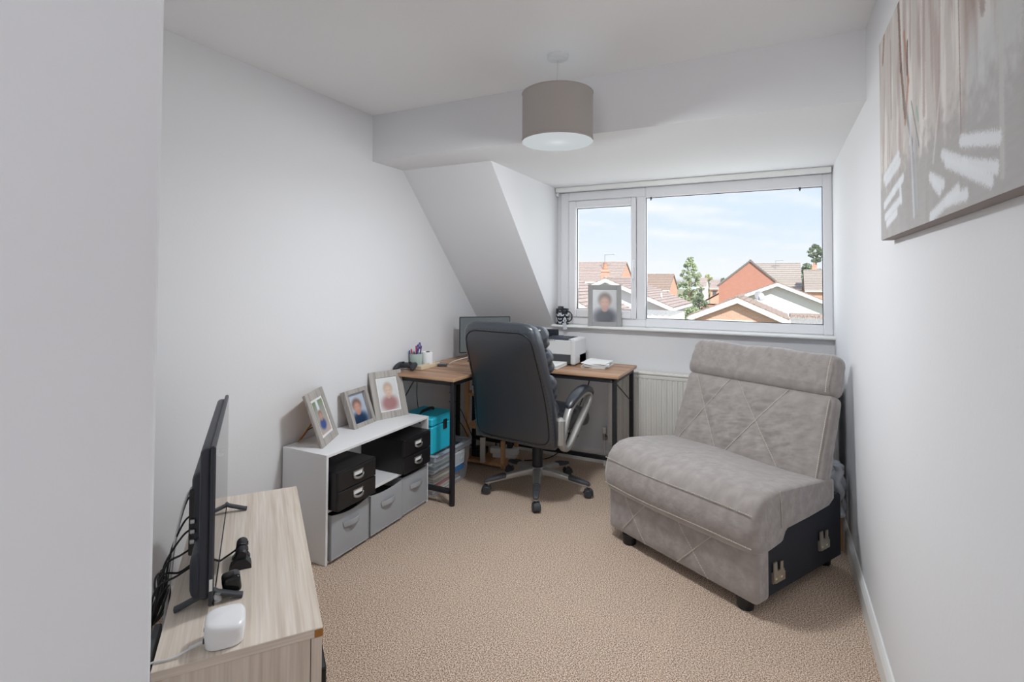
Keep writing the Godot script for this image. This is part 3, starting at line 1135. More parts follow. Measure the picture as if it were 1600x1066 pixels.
	# low roof at far left of the window
	o = thing("bungalow", "bungalow at the lower left of the view with one pinkish tiled slope", "building", Vector3.ZERO)
	gable_house(o, Vector3(-9.9, 1.84, -20.9), 3.4, 1.8, 3.6, 1.9, 5.2, G, M.render_white, M.tile_pink, M.fascia, 0.22, 14, 0.3)
	# long house in the left pane
	o = thing("house", "long pinkish roofed house with an orange brick gable end in the left window pane", "building", Vector3.ZERO)
	long_house(o, -27.0, -15.1, Vector2(-59.5, 3.54), Vector2(-56.0, 1.3), G, M.brick_orange, M.tile_pink, 12)
	aerial(o, Vector3(-17.26, 2.3, -58.0), 2.1)
	# house by the tree
	o = thing("house", "brown roofed house with an orange gable left of the pale tree", "building", Vector3.ZERO)
	long_house(o, -15.2, -10.94, Vector2(-66.0, 2.2), Vector2(-62.8, 0.4), G, M.brick_orange, M.tile_brown, 9)
	# small far houses
	for q in [[-11.9, -10.2, 1.9, -95.0, 0.5, "small distant pink roofed house nearer the pale tree"], [-10.1, -8.5, 1.55, -99.0, 0.2, "small distant pink roofed house nearer the red brick gable"]]:
		o = thing("far_house", q[5], "building", Vector3.ZERO, 0.0, "distant houses beyond the pale tree")
		long_house(o, q[0], q[1], Vector2(q[3], q[2]), Vector2(q[3] + 2.6, q[4]), G, M.render_white if q[0] < -11 else M.brick_orange, M.tile_pink, 6)
		st = mb()
		box2(st, Vector3(q[0] + 0.5, q[4] - 1.3, q[3] + 2.26), Vector3(q[0] + 1.1, q[4] - 0.5, q[3] + 2.34), 0.02)
		obj("window", st, M.window_dark, o)
	# red brick gable
	o = thing("house", "tall red brick gable end with a dark verge, highest in the large pane", "building", Vector3.ZERO)
	gable_house(o, Vector3(-2.82, 4.2, -74.6), 3.95, 3.25, 3.0, 2.65, 9.0, G - 1, M.brick_red, M.tile_grey, M.verge_dark, 0.22, 12, 0.12)
	st = mb()
	tiled_slope(st, Vector3(-6.6, -0.1, -74.8), Vector3(-6.6, -0.1, -80.0), Vector3(-9.4, -1.75, -74.8), Vector3(-9.4, -1.75, -80.0), 7)
	obj("side_roof", st, M.tile_red, o)
	st = mb()
	box2(st, Vector3(-9.0, G, -79.5), Vector3(-6.5, -1.8, -75.2))
	obj("side_wall", st, M.brick_red, o)
	o = thing("house", "grey brown roofed house just right of the red brick gable", "building", Vector3.ZERO)
	long_house(o, -3.4, 3.62, Vector2(-92.7, 4.26), Vector2(-88.0, 0.4), G, M.brick_red, M.tile_grey, 12)
	aerial(o, Vector3(0.17, 3.4, -91.6), 1.3)
	o = thing("house", "grey slate roofed house with a brick chimney by the window frame beside the canvas wall", "building", Vector3.ZERO)
	long_house(o, 3.7, 12.0, Vector2(-86.0, 3.05), Vector2(-82.8, 0.2), G, M.brick_orange, M.tile_grey, 12)
	chimney(o, Vector3(5.1, 2.7, -86.5), 0.62, 1.1, M.brick_orange)
	# trees
	tree("tree", "pale green feathery tree between the brown roofed house and the red gable", Vector3(-7.5, G, -54.4), 6.8, 2.3, M.leaf_mid, 3, 0.2)
	tree("tree", "dark bushy tree at the foot of the pale feathery tree", Vector3(-6.1, G, -50.0), 3.5, 1.7, M.leaf_dark, 5, 0.1)
	tree("tree", "yellow green distant tree on the skyline left of the red gable", Vector3(-15.9, G, -150), 6.3, 3.6, M.leaf_yellow, 8, 0.15)
	tree("tree", "small dark distant tree on the skyline touching the red gable", Vector3(-12.0, G, -146), 5.4, 2.6, M.leaf_dark, 9, 0.15)
	tree("tree", "tall tree with a high open crown beside the window frame", Vector3(7.0, G, -115), 11.6, 2.7, M.leaf_dark, 12, 0.72)
	tree("tree", "low dense tree behind the grey brown roof beside the chimney", Vector3(5.6, G, -112), 7.6, 5.4, M.leaf_dark, 14, 0.3)
	tree("garden_shrub", "light green garden shrub low between the brown roofed house and the flat roof", Vector3(-9.9, G, -46.5), 2.6, 2.4, M.leaf_mid, 31, 0.05)
	tree("garden_shrub", "light green garden shrub just left of the pale brick garage gable", Vector3(-6.0, G, -44.0), 2.4, 2.2, M.leaf_mid, 33, 0.05)

# ------------------------------------------------------------------ armless recliner seat
func stitch_line(st: SurfaceTool, pts: Array, n: Vector3) -> void:
	# a run of short raised thread stitches
	var total := 0.0
	for i in pts.size() - 1: total += pts[i].distance_to(pts[i + 1])
	var step := 0.011
	var done := 0.0
	for i in pts.size() - 1:
		var a: Vector3 = pts[i]
		var b: Vector3 = pts[i + 1]
		var l := a.distance_to(b)
		var k := maxi(1, int(round(l / step)))
		for j in k:
			var p := a.lerp(b, (j + 0.08) / k)
			var q := a.lerp(b, (j + 0.86) / k)
			bar(st, p + n * 0.0015, q + n * 0.0015, 0.0042, 0.0036, n)

func build_sofa() -> void:
	var t := thing("recliner_seat", "armless grey suede recliner section with cream cross stitching in the corner", "sofa", Vector3(-0.246, 0, -2.986), -0.5201)
	# black base box
	var st := mb()
	box2(st, Vector3(-0.425, 0.055, -0.33), Vector3(0.425, 0.36, 0.36), 0.008)
	obj("base", st, M.sofa_black, t)
	for f in [[-0.31, 0.375], [0.352, 0.362], [0.355, -0.29], [-0.31, -0.29]]:
		st = mb()
		lathe(st, [Vector2(0, 0), Vector2(0.031, 0), Vector2(0.034, 0.004), Vector2(0.038, 0.056), Vector2(0, 0.056)], 20, Transform3D(Basis(), Vector3(f[0], 0, f[1])))
		obj("foot", st, M.sofa_foot, t)
	# front panel with the first two crosses
	var fw := 0.433
	var fp := func(p: Vector3) -> Vector3:
		var k: float = (1.0 - pow(absf(p.x) / 0.44, 6.0)) * (1.0 - pow(absf(p.y) / 0.14, 4.0))
		if p.z > 0: p.z += 0.012 * k
		return p
	st = mb()
	cushion(st, Vector3(fw * 2, 0.285, 0.10), 0.022, 24, fp, Transform3D(Basis(), Vector3(0, 0.193, 0.357)))
	var panel := obj("front_panel", st, M.suede, t)
	st = mb()
	var face := func(x: float, s: float) -> Vector3:
		var px := lerpf(-fw, fw, x)
		var py := lerpf(0.062, 0.268, s)
		var k: float = (1.0 - pow(absf(px) / 0.44, 6.0)) * (1.0 - pow(absf(py - 0.193) / 0.14, 4.0))
		return Vector3(px, py, 0.407 + 0.012 * maxf(k, 0.0))
	for l in [[0.15, 1.0, 0.31, 0.0], [0.32, 1.0, 0.13, 0.1], [0.545, 1.0, 0.735, 0.0], [0.765, 1.0, 0.535, 0.0]]:
		var pts := []
		for i in 9: pts.append(face.call(lerpf(l[0], l[2], i / 8.0), lerpf(l[1], l[3], i / 8.0)))
		stitch_line(st, pts, Vector3.BACK)
	obj("stitching", st, M.stitch, panel).set_meta("kind", "stuff")
	# seat cushion: a rolled front and a softly sagging top
	var prof := [Vector2(0.33, 0.258), Vector2(0.385, 0.256), Vector2(0.418, 0.268), Vector2(0.437, 0.305), Vector2(0.445, 0.35), Vector2(0.438, 0.40), Vector2(0.418, 0.445), Vector2(0.382, 0.482), Vector2(0.33, 0.503), Vector2(0.26, 0.511), Vector2(0.17, 0.506), Vector2(0.07, 0.497), Vector2(-0.03, 0.485), Vector2(-0.12, 0.472), Vector2(-0.21, 0.46), Vector2(-0.25, 0.44), Vector2(-0.25, 0.36), Vector2(-0.2, 0.335), Vector2(0.0, 0.325), Vector2(0.2, 0.32), Vector2(0.235, 0.30), Vector2(0.25, 0.268)]
	var mid := Vector2(0.1, 0.40)
	var rings := []
	for q in [[-0.444, 0.86], [-0.440, 0.93], [-0.430, 0.975], [-0.412, 0.995], [-0.38, 1.0], [-0.3, 1.006], [-0.2, 1.008], [-0.1, 1.012], [0.0, 1.01], [0.1, 1.012], [0.2, 1.008], [0.3, 1.006], [0.38, 1.0], [0.412, 0.995], [0.430, 0.975], [0.440, 0.93], [0.444, 0.86]]:
		var r := []
		var kk := 0
		for p in prof:
			var v: Vector2 = mid + (p - mid) * q[1]
			# shallow irregular sag across the width
			var wob := 0.005 * sin(q[0] * 9.0 + kk * 0.7) * (1.0 if p.y > 0.42 else 0.2)
			var out := 0.0
			if p.x > 0.28: out = 0.016 * (1.0 - pow(absf(q[0]) / 0.444, 2.0))
			r.append(Vector3(q[0], v.y + wob, v.x + out))
			kk += 1
		rings.append(r)
	st = mb()
	loft(st, rings)
	var seat := obj("seat_cushion", st, M.suede, t)
	st = mb()
	for row in [[Vector2(0.437, 0.298), 0.0], [Vector2(0.430, 0.432), 0.0]]:
		var pts := []
		for i in 29:
			var x := lerpf(-0.43, 0.43, i / 28.0)
			var out := 0.016 * (1.0 - pow(absf(x) / 0.444, 2.0))
			pts.append(Vector3(x, row[0].y + 0.003 * sin(x * 9.0), row[0].x + out + 0.0005))
		stitch_line(st, pts, Vector3(0, 0.3, 1).normalized())
	# seam round the end of the roll
	stitch_line(st, [Vector3(0.442, 0.50, 0.25), Vector3(0.446, 0.44, 0.245), Vector3(0.446, 0.34, 0.24)], Vector3.RIGHT)
	obj("stitching", st, M.stitch, seat).set_meta("kind", "stuff")
	# reclined back: u runs up the back, n looks to the front
	var u := Vector3(0, 0.933, -0.36).normalized()
	var n := Vector3(0, 0.36, 0.933).normalized()
	var o := Vector3(0.004, 0.45, -0.10)
	var bx := Basis(Vector3.RIGHT, u, n)
	var crosses := [[0.09, 1.0, 0.375, 0.0], [0.35, 1.0, 0.06, 0.03], [0.415, 1.0, 0.78, 0.0], [0.74, 1.0, 0.40, 0.0]]
	var W := 0.438
	var H := 0.45
	var crease := noise(1.0, 3, 44)
	var bulge := func(x: float, y: float) -> float:
		# pillowed between the sewn lines
		var d := 1.0
		for l in crosses:
			var a := Vector2(lerpf(-W, W, l[0]), lerpf(-H / 2, H / 2, l[1]))
			var b := Vector2(lerpf(-W, W, l[2]), lerpf(-H / 2, H / 2, l[3]))
			var q := Geometry2D.get_closest_point_to_segment(Vector2(x, y), a, b)
			d = minf(d, Vector2(x, y).distance_to(q))
		var edge := (1.0 - pow(absf(x) / W, 5.0)) * (1.0 - pow(absf(y) / (H / 2), 4.0))
		return 0.026 * maxf(edge, 0.0) * (0.42 + 0.58 * smoothstep(0.0, 0.045, d)) + 0.007 * crease.get_noise_2d(x * 8.0 + 5.0 * y, y * 17.0 - 7.0 * x) * maxf(edge, 0.0)
	var shape := func(p: Vector3) -> Vector3:
		var taper := 1.0 - 0.03 * smoothstep(-0.22, 0.22, p.y) * (1.0 if p.x < 0 else 0.25)
		if p.z > 0.0: p.z += bulge.call(p.x, p.y)
		p.x *= taper
		return p
	st = mb()
	cushion(st, Vector3(W * 2, H, 0.10), 0.035, 84, shape, Transform3D(bx, o + u * 0.205 + n * -0.05))
	var back := obj("back_cushion", st, M.suede, t)
	st = mb()
	for l in crosses:
		var pts := []
		for i in 25:
			var x := lerpf(lerpf(-W, W, l[0]), lerpf(-W, W, l[2]), i / 24.0)
			var y := lerpf(-H / 2, H / 2, lerpf(l[1], l[3], i / 24.0)) * 0.93
			var q: Vector3 = Vector3(x, y, 0.05)
			q.z += bulge.call(x, y) + 0.0005
			if x < 0: q.x *= 1.0 - 0.03 * smoothstep(-0.22, 0.22, y)
			pts.append(bx * q + o + u * 0.205 + n * -0.05)
		stitch_line(st, pts, n)
	var edge_pts := []
	for i in 21:
		var y := lerpf(-0.2, 0.2, i / 20.0)
		edge_pts.append(bx * Vector3(W * 0.945, y, 0.05 + bulge.call(W * 0.93, y) + 0.0015) + o + u * 0.205 + n * -0.05)
	stitch_line(st, edge_pts, n)
	obj("stitching", st, M.stitch, back).set_meta("kind", "stuff")
	# padded head roll
	var roll := func(p: Vector3) -> Vector3:
		var e := 1.0 - pow(absf(p.x) / 0.44, 6.0)
		if p.z > 0: p.z += 0.018 * maxf(e, 0.0) * cos(clampf(p.y / 0.11, -1, 1) * 1.3)
		p.z += 0.011 * crease.get_noise_2d(p.x * 20.0 + p.y * 10.0, p.y * 9.0) * (0.35 + 0.65 * smoothstep(-0.03, 0.09, p.y))
		p.y += 0.004 * sin(p.x * 16.0) * smoothstep(0.0, 0.1, p.y)
		p.x -= 0.010 * smoothstep(-0.1, 0.1, p.y) * (1.0 if p.x > 0 else -1.6) * absf(p.x) / 0.44
		return p
	st = mb()
	cushion(st, Vector3(0.872, 0.222, 0.125), 0.052, 84, roll, Transform3D(bx, o + u * 0.525 + n * -0.045))
	var head := obj("head_roll", st, M.suede, t)
	st = mb()
	var hp := []
	for i in 11:
		var a := lerpf(-0.095, 0.09, i / 10.0)
		hp.append(bx * Vector3(0.40, a, 0.0665 + 0.014 * cos(a / 0.11 * 1.3)) + o + u * 0.525 + n * -0.045)
	stitch_line(st, hp, n)
	obj("stitching", st, M.stitch, head).set_meta("kind", "stuff")
	# dark back shell with a grey lower flap
	st = mb()
	box(st, o + u * 0.17 + n * -0.125 + Vector3(-0.01, 0, 0), Vector3(0.81, 0.58, 0.05), 0.012, bx)
	obj("back_shell", st, M.sofa_black, t)
	st = mb()
	cushion(st, Vector3(0.02, 0.21, 0.09), 0.009, 4, null, Transform3D(bx, o + Vector3(0.418, -0.005, -0.07) + u * 0.02))
	obj("side_flap", st, M.suede, t)
	# steel linking brackets on the bare side
	for q in [[0.244, 0.155], [-0.146, 0.185]]:
		st = mb()
		var z: float = q[0]
		var y: float = q[1]
		var poly := [Vector2(-0.045, -0.045), Vector2(0.03, -0.045), Vector2(0.042, -0.03), Vector2(0.042, 0.045), Vector2(0.018, 0.045), Vector2(0.014, 0.005), Vector2(-0.008, 0.005), Vector2(-0.012, 0.038), Vector2(-0.03, 0.038), Vector2(-0.03, 0.0), Vector2(-0.045, -0.01)]
		prism(st, poly, 0.0, 0.005, Transform3D(Basis(Vector3.BACK, Vector3.UP, Vector3.RIGHT), Vector3(0.432, y, z)))
		disc(st, Vector3(0.438, y - 0.03, z - 0.02), Vector3.RIGHT, 0.007, 0.006, 10)
		disc(st, Vector3(0.438, y - 0.03, z + 0.02), Vector3.RIGHT, 0.007, 0.006, 10)
		box2(st, Vector3(0.424, y - 0.045, z - 0.045), Vector3(0.433, y + 0.0, z + 0.042))
		obj("bracket", st, M.bracket, t)

# ------------------------------------------------------------------ swivel chair
func build_office_chair() -> void:
	var t := thing("office_chair", "black leather high-backed swivel chair with silver arms and base, turned towards the desk", "chair", Vector3(-1.43, 0, -3.25), deg_to_rad(-7))
	# five star base, its arms at the places the castors stand
	var base_a := deg_to_rad(22.1)
	for i in 5:
		var a := base_a + TAU * i / 5.0 - deg_to_rad(-7)
		var d := Vector3(sin(a), 0, cos(a))
		var side := Vector3.UP.cross(d)
		var R := 0.335
		var rings := []
		for q in [[0.03, 0.128, 0.030, 0.026], [0.09, 0.124, 0.027, 0.023], [0.16, 0.114, 0.0245, 0.020], [0.23, 0.102, 0.022, 0.017], [0.29, 0.090, 0.020, 0.014], [R, 0.080, 0.019, 0.011], [R + 0.022, 0.077, 0.014, 0.008]]:
			rings.append(ring(d * q[0] + Vector3(0, q[1], 0), side * q[2], Vector3(0, q[3], 0), 3.5, 20))
		var st := mb()
		loft(st, rings)
		var arm := obj("base_arm", st, M.silver, t)
		st = mb()
		rings = []
		for q in [[0.218, 0.1085, 0.0215, 0.0145], [0.225, 0.1095, 0.0238, 0.0165], [0.27, 0.1005, 0.0222, 0.0155], [0.31, 0.0930, 0.0208, 0.0142], [R + 0.015, 0.0865, 0.018, 0.012], [R + 0.025, 0.082, 0.012, 0.006]]:
			rings.append(ring(d * q[0] + Vector3(0, q[1], 0), side * q[2], Vector3(0, q[3], 0), 3.0, 20))
		loft(st, rings)
		for k in 6:
			var rr := 0.235 + k * 0.012
			bar(st, d * rr + side * 0.016 + Vector3(0, 0.1235 - k * 0.0025, 0), d * rr - side * 0.016 + Vector3(0, 0.1235 - k * 0.0025, 0), 0.005, 0.004)
		obj("foot_grip", st, M.dark_grey, arm)
		# castor: twin wheels under a hood
		var c := Node3D.new()
		c.name = "castor"
		t.add_child(c, true)
		c.position = d * R
		c.rotation.y = a + [0.3, 0.15, -0.5, 0.9, -0.3][i]
		st = mb()
		disc(st, Vector3(0, 0.066, 0), Vector3.UP, 0.0065, 0.03, 10)
		obj("stem", st, M.steel, c)
		for s in [-1, 1]:
			st = mb()
			disc(st, Vector3(s * 0.0165, 0.026, 0.012), Vector3.RIGHT, 0.026, 0.017, 24, 0.005)
			disc(st, Vector3(s * 0.0255, 0.026, 0.012), Vector3.RIGHT, 0.012, 0.003, 16)
			obj("wheel", st, M.castor, c)
		st = mb()
		var hood := []
		for k in 9:
			var h := PI * (k / 8.0) - 0.25
			hood.append(Vector3(0, 0.026 + sin(h) * 0.030, 0.012 + cos(h) * 0.030))
		sweep(st, hood, 0.0215, 0.0035, Vector3.RIGHT.cross(Vector3.UP), 4.0, 12)
		box2(st, Vector3(-0.010, 0.02, -0.010), Vector3(0.010, 0.058, 0.03), 0.004)
		obj("hood", st, M.castor, c)
	# hub and gas lift
	var st := mb()
	lathe(st, [Vector2(0, 0.092), Vector2(0.048, 0.094), Vector2(0.055, 0.105), Vector2(0.052, 0.145), Vector2(0.043, 0.155), Vector2(0, 0.155)], 28)
	obj("hub", st, M.silver, t)
	st = mb()
	lathe(st, [Vector2(0, 0.15), Vector2(0.036, 0.15), Vector2(0.036, 0.27), Vector2(0.033, 0.275), Vector2(0.033, 0.345), Vector2(0.030, 0.35), Vector2(0.030, 0.41), Vector2(0, 0.41)], 24)
	obj("gas_lift_cover", st, M.black_plastic, t)
	st = mb()
	box2(st, Vector3(-0.10, 0.395, -0.12), Vector3(0.10, 0.435, 0.16), 0.012)
	box2(st, Vector3(-0.04, 0.37, -0.10), Vector3(0.04, 0.40, 0.05), 0.01)
	obj("tilt_mechanism", st, M.black_plastic, t)
	st = mb()
	tube(st, smooth_path([Vector3(0.05, 0.40, -0.06), Vector3(0.16, 0.395, -0.07), Vector3(0.22, 0.38, -0.07)]), 0.006, 8)
	obj("lever", st, M.dark_grey, t)
	st = mb()
	lathe(st, [Vector2(0, 0.0), Vector2(0.018, 0.002), Vector2(0.022, 0.02), Vector2(0.020, 0.045), Vector2(0, 0.05)], 16, Transform3D(Basis.from_euler(Vector3(0.2, 0, -1.3)), Vector3(0.215, 0.38, -0.07)))
	obj("lever_knob", st, M.dark_grey, t)
	st = mb()
	lathe(st, [Vector2(0, 0.0), Vector2(0.022, 0.002), Vector2(0.026, 0.012), Vector2(0.022, 0.036), Vector2(0, 0.04)], 16, Transform3D(Basis(), Vector3(0.17, 0.34, 0.14)))
	obj("tension_knob", st, M.dark_grey, t)
	st = mb()
	tube(st, [Vector3(0.12, 0.41, 0.12), Vector3(0.17, 0.37, 0.14)], 0.006, 8)
	obj("knob_shaft", st, M.dark_grey, t)
	# seat
	var sshape := func(p: Vector3) -> Vector3:
		p.y += 0.02 * (1.0 - pow(p.x / 0.26, 2.0)) * (1.0 if p.y > 0 else 0.0)
		if p.z < -0.12: p.y -= pow((-0.12 - p.z) / 0.15, 2.0) * 0.05
		p.y += 0.004 * sin(p.z * 70.0) * smoothstep(0.15, 0.24, absf(p.x))
		return p
	st = mb()
	cushion(st, Vector3(0.52, 0.12, 0.52), 0.05, 20, sshape, Transform3D(Basis(), Vector3(0, 0.485, -0.03)))
	obj("seat", st, M.leather, t)
	# backrest: lofted from bottom to top, leaning back
	var prof := [
		# y, z of the middle, half width, half depth
		[0.418, 0.195, 0.240, 0.022], [0.422, 0.197, 0.256, 0.036], [0.44, 0.202, 0.266, 0.047], [0.49, 0.212, 0.272, 0.052], [0.56, 0.222, 0.272, 0.054], [0.64, 0.236, 0.268, 0.054], [0.72, 0.255, 0.262, 0.054],
		[0.80, 0.281, 0.257, 0.056], [0.88, 0.312, 0.254, 0.060], [0.95, 0.340, 0.251, 0.064], [1.02, 0.364, 0.247, 0.064], [1.07, 0.376, 0.238, 0.058], [1.10, 0.381, 0.222, 0.048], [1.118, 0.383, 0.190, 0.034], [1.124, 0.384, 0.150, 0.018]]
	for p in prof:
		p[0] = remap(p[0], 0.418, 1.124, 0.378, 1.148)
		p[1] += 0.06
		p[2] *= 1.10
	st = mb()
	var rings := []
	for i in range(0, (prof.size() - 1) * 3 + 1):
		var a: int = mini(i / 3, prof.size() - 2)
		var f := (i - a * 3) / 3.0
		var y := lerpf(prof[a][0], prof[a + 1][0], f)
		var z := lerpf(prof[a][1], prof[a + 1][1], f)
		var w := lerpf(prof[a][2], prof[a + 1][2], f)
		var d := lerpf(prof[a][3], prof[a + 1][3], f)
		rings.append(ring(Vector3(0, y, z), Vector3(w, 0, 0), Vector3(0, 0, d), 4.2, 44))
	loft(st, rings)
	var back := obj("backrest", st, M.leather, t)
	# front pads, their puffed edges show past the right side
	for q in [[0.58, 0.225, 0.11], [0.74, 0.250, 0.10], [0.91, 0.300, 0.10], [1.055, 0.355, 0.085]]:
		st = mb()
		var wr := func(p: Vector3) -> Vector3:
			p.z += 0.006 * sin(p.y * 90.0 + p.x * 30.0) * smoothstep(0.12, 0.25, absf(p.x))
			p.x *= 1.0 + 0.012 * sin(p.y * 100.0)
			return p
		cushion(st, Vector3(0.55, q[2] * 1.75, 0.11), 0.05, 12, wr, Transform3D(Basis.from_euler(Vector3(0.25, 0, 0)), Vector3(0, q[0], q[1])))
		obj("pad", st, M.leather, back)
	# piping and stitched seam round the rear panel
	st = mb()
	var rear := func(x: float, y: float) -> Vector3:
		# point on the rear face of the shell
		for i in prof.size() - 1:
			if y <= prof[i + 1][0] or i == prof.size() - 2:
				var f := clampf((y - prof[i][0]) / (prof[i + 1][0] - prof[i][0]), 0, 1)
				var z := lerpf(prof[i][1], prof[i + 1][1], f)
				var w := lerpf(prof[i][2], prof[i + 1][2], f)
				var d := lerpf(prof[i][3], prof[i + 1][3], f)
				return Vector3(x * w, y, z + d * pow(maxf(0.0, 1.0 - pow(absf(x), 4.2)), 1.0 / 4.2))
		return Vector3.ZERO
	var border := []
	for i in 9: border.append(rear.call(lerpf(-0.55, 0.55, i / 8.0), 0.409))
	border.append(rear.call(0.80, 0.418)); border.append(rear.call(0.88, 0.457))
	for i in 16: border.append(rear.call(0.89, lerpf(0.50, 0.99, i / 15.0)))
	border.append(rear.call(0.87, 1.045)); border.append(rear.call(0.78, 1.076))
	for i in 9: border.append(rear.call(lerpf(0.62, -0.62, i / 8.0), 1.091))
	border.append(rear.call(-0.78, 1.076)); border.append(rear.call(-0.87, 1.045))
	for i in 16: border.append(rear.call(-0.89, lerpf(0.99, 0.50, i / 15.0)))
	border.append(rear.call(-0.88, 0.457)); border.append(rear.call(-0.80, 0.418)); border.append(border[0])
	var bsm := smooth_path(border, 3)
	tube(st, bsm, 0.0042, 6)
	obj("piping", st, M.leather_edge, back)
	st = mb()
	var mid := Vector3(0, 0.76, 0.38)
	for i in range(0, bsm.size() - 1, 2):
		var p: Vector3 = bsm[i]
		var dn := Vector3(mid.x - p.x, mid.y - p.y, 0).normalized() * -0.014
		var a: Vector3 = rear.call(clampf((p.x + dn.x) / 0.286, -0.97, 0.97), clampf(p.y + dn.y, 0.40, 1.13))
		var nx: Vector3 = bsm[i + 1] - p
		bar(st, a + Vector3(0, 0, 0.0005), a + nx.normalized() * 0.009 + Vector3(0, 0, 0.0005), 0.002, 0.002)
	obj("seam_stitching", st, M.leather_edge, back).set_meta("kind", "stuff")
	# arms: silver loop and padded top
	for s in [-1, 1]:
		var X: float = s * 0.305
		var arm := Node3D.new()
		arm.name = "armrest"
		t.add_child(arm, true)
		st = mb()
		var pth := smooth_path([Vector3(X, 0.553, 0.235), Vector3(X, 0.495, 0.235), Vector3(X, 0.426, 0.230), Vector3(X, 0.382, 0.205), Vector3(X, 0.375, 0.160), Vector3(X, 0.406, 0.100), Vector3(X, 0.475, 0.010), Vector3(X, 0.553, -0.090), Vector3(X, 0.602, -0.145), Vector3(X, 0.642, -0.155), Vector3(X, 0.666, -0.120), Vector3(X, 0.666, -0.050), Vector3(X, 0.642, 0.050), Vector3(X, 0.607, 0.120), Vector3(X, 0.553, 0.165), Vector3(X, 0.495, 0.195), Vector3(X, 0.436, 0.215)], 5)
		sweep(st, pth, 0.019, 0.023, Vector3.RIGHT, 3.0, 14)
		obj("loop", st, M.silver, arm)
		st = mb()
		box2(st, Vector3(X - 0.022 - s * 0.008, 0.395, 0.205), Vector3(X + 0.022 - s * 0.008, 0.57, 0.262), 0.016)
		obj("fixing_plate", st, M.silver, arm)
		for y in [0.43, 0.465, 0.535]:
			st = mb()
			disc(st, Vector3(X + s * 0.017, y, 0.225), Vector3.RIGHT, 0.006, 0.006, 10)
			obj("bolt", st, M.steel, arm)
		st = mb()
		var pr := []
		for q in [[0.645, 0.110, 0.008, 0.006], [0.654, 0.104, 0.024, 0.018], [0.68, 0.07, 0.031, 0.023], [0.706, 0.01, 0.034, 0.025], [0.724, -0.06, 0.034, 0.025], [0.727, -0.12, 0.033, 0.023], [0.712, -0.168, 0.031, 0.022], [0.688, -0.194, 0.027, 0.018], [0.668, -0.199, 0.016, 0.009]]:
			pr.append(q.duplicate())
		for q in pr:
			q[0] -= 0.040
			q[1] += 0.03
		var rg := []
		for i in pr.size():
			var a: Array = pr[maxi(i - 1, 0)]
			var b: Array = pr[mini(i + 1, pr.size() - 1)]
			var dir := Vector3(0, b[0] - a[0], b[1] - a[1]).normalized()
			var nn := dir.cross(Vector3.RIGHT).normalized()
			rg.append(ring(Vector3(X, pr[i][0], pr[i][1]) + nn * 0.008 * signf(nn.y), Vector3(pr[i][2], 0, 0), nn * pr[i][3], 2.6, 20))
		loft(st, rg)
		obj("arm_pad", st, M.leather, arm)

# ------------------------------------------------------------------ L-shaped desk
const DY := 0.792      # top of the desk

func build_desk() -> void:
	var t := thing("corner_desk", "L-shaped desk with rustic brown tops on a thin black metal frame", "desk", Vector3.ZERO)
	var th := 0.022
	var st := mb()
	box2(st, Vector3(-2.262, DY - th, -3.30), Vector3(-1.765, DY, -2.732), 0.003)
	var top1 := obj("desk_top", st, M.rustic, t)
	st = mb()
	box2(st, Vector3(-2.262, DY - th, -3.80), Vector3(-0.893, DY, -3.302), 0.003)
	obj("desk_top", st, M.rustic, t)
	# frame: 28 mm square tube, legs with levelling feet
	var s := 0.028
	var yl := DY - th
	var legs := [[-1.797, -2.770], [-2.235, -2.770], [-2.235, -3.52], [-0.925, -3.33], [-0.925, -3.77], [-2.235, -3.77]]
	for l in legs:
		st = mb()
		box2(st, Vector3(l[0] - s / 2, 0.012, l[1] - s / 2), Vector3(l[0] + s / 2, yl, l[1] + s / 2), 0.003)
		disc(st, Vector3(l[0], 0.007, l[1]), Vector3.UP, 0.017, 0.014, 14)
		obj("leg", st, M.frame_black, t)
	var rails := [
		[Vector3(-1.797, yl - 0.014, -2.770), Vector3(-2.235, yl - 0.014, -2.770)], [Vector3(-1.797, yl - 0.014, -2.770), Vector3(-1.797, yl - 0.014, -3.34)],
		[Vector3(-1.797, yl - 0.014, -3.33), Vector3(-0.925, yl - 0.014, -3.33)], [Vector3(-0.925, yl - 0.014, -3.33), Vector3(-0.925, yl - 0.014, -3.77)],
		[Vector3(-2.235, yl - 0.014, -3.77), Vector3(-0.925, yl - 0.014, -3.77)], [Vector3(-2.235, yl - 0.014, -2.770), Vector3(-2.235, yl - 0.014, -3.77)],
		[Vector3(-1.797, 0.085, -2.770), Vector3(-2.235, 0.085, -2.770)], [Vector3(-2.235, 0.10, -3.77), Vector3(-0.925, 0.10, -3.77)]]
	for r in rails:
		st = mb()
		bar(st, r[0], r[1], s, s, Vector3.UP, 0.003)
		obj("rail", st, M.frame_black, t)
	# diagonal braces under the ends
	for r in [[Vector3(-0.925, yl - 0.03, -3.345), Vector3(-0.925, yl - 0.23, -3.755)], [Vector3(-2.10, yl - 0.03, -2.770), Vector3(-2.235, yl - 0.24, -2.770)]]:
		st = mb()
		tube(st, r, 0.004, 6)
		obj("brace", st, M.frame_black, t)

# ------------------------------------------------------------------ white storage unit
const SX0 := -2.272
const SX1 := -1.965
const SZ0 := -1.905    # near end
const SZ1 := -2.752    # far end
const SH := 0.537

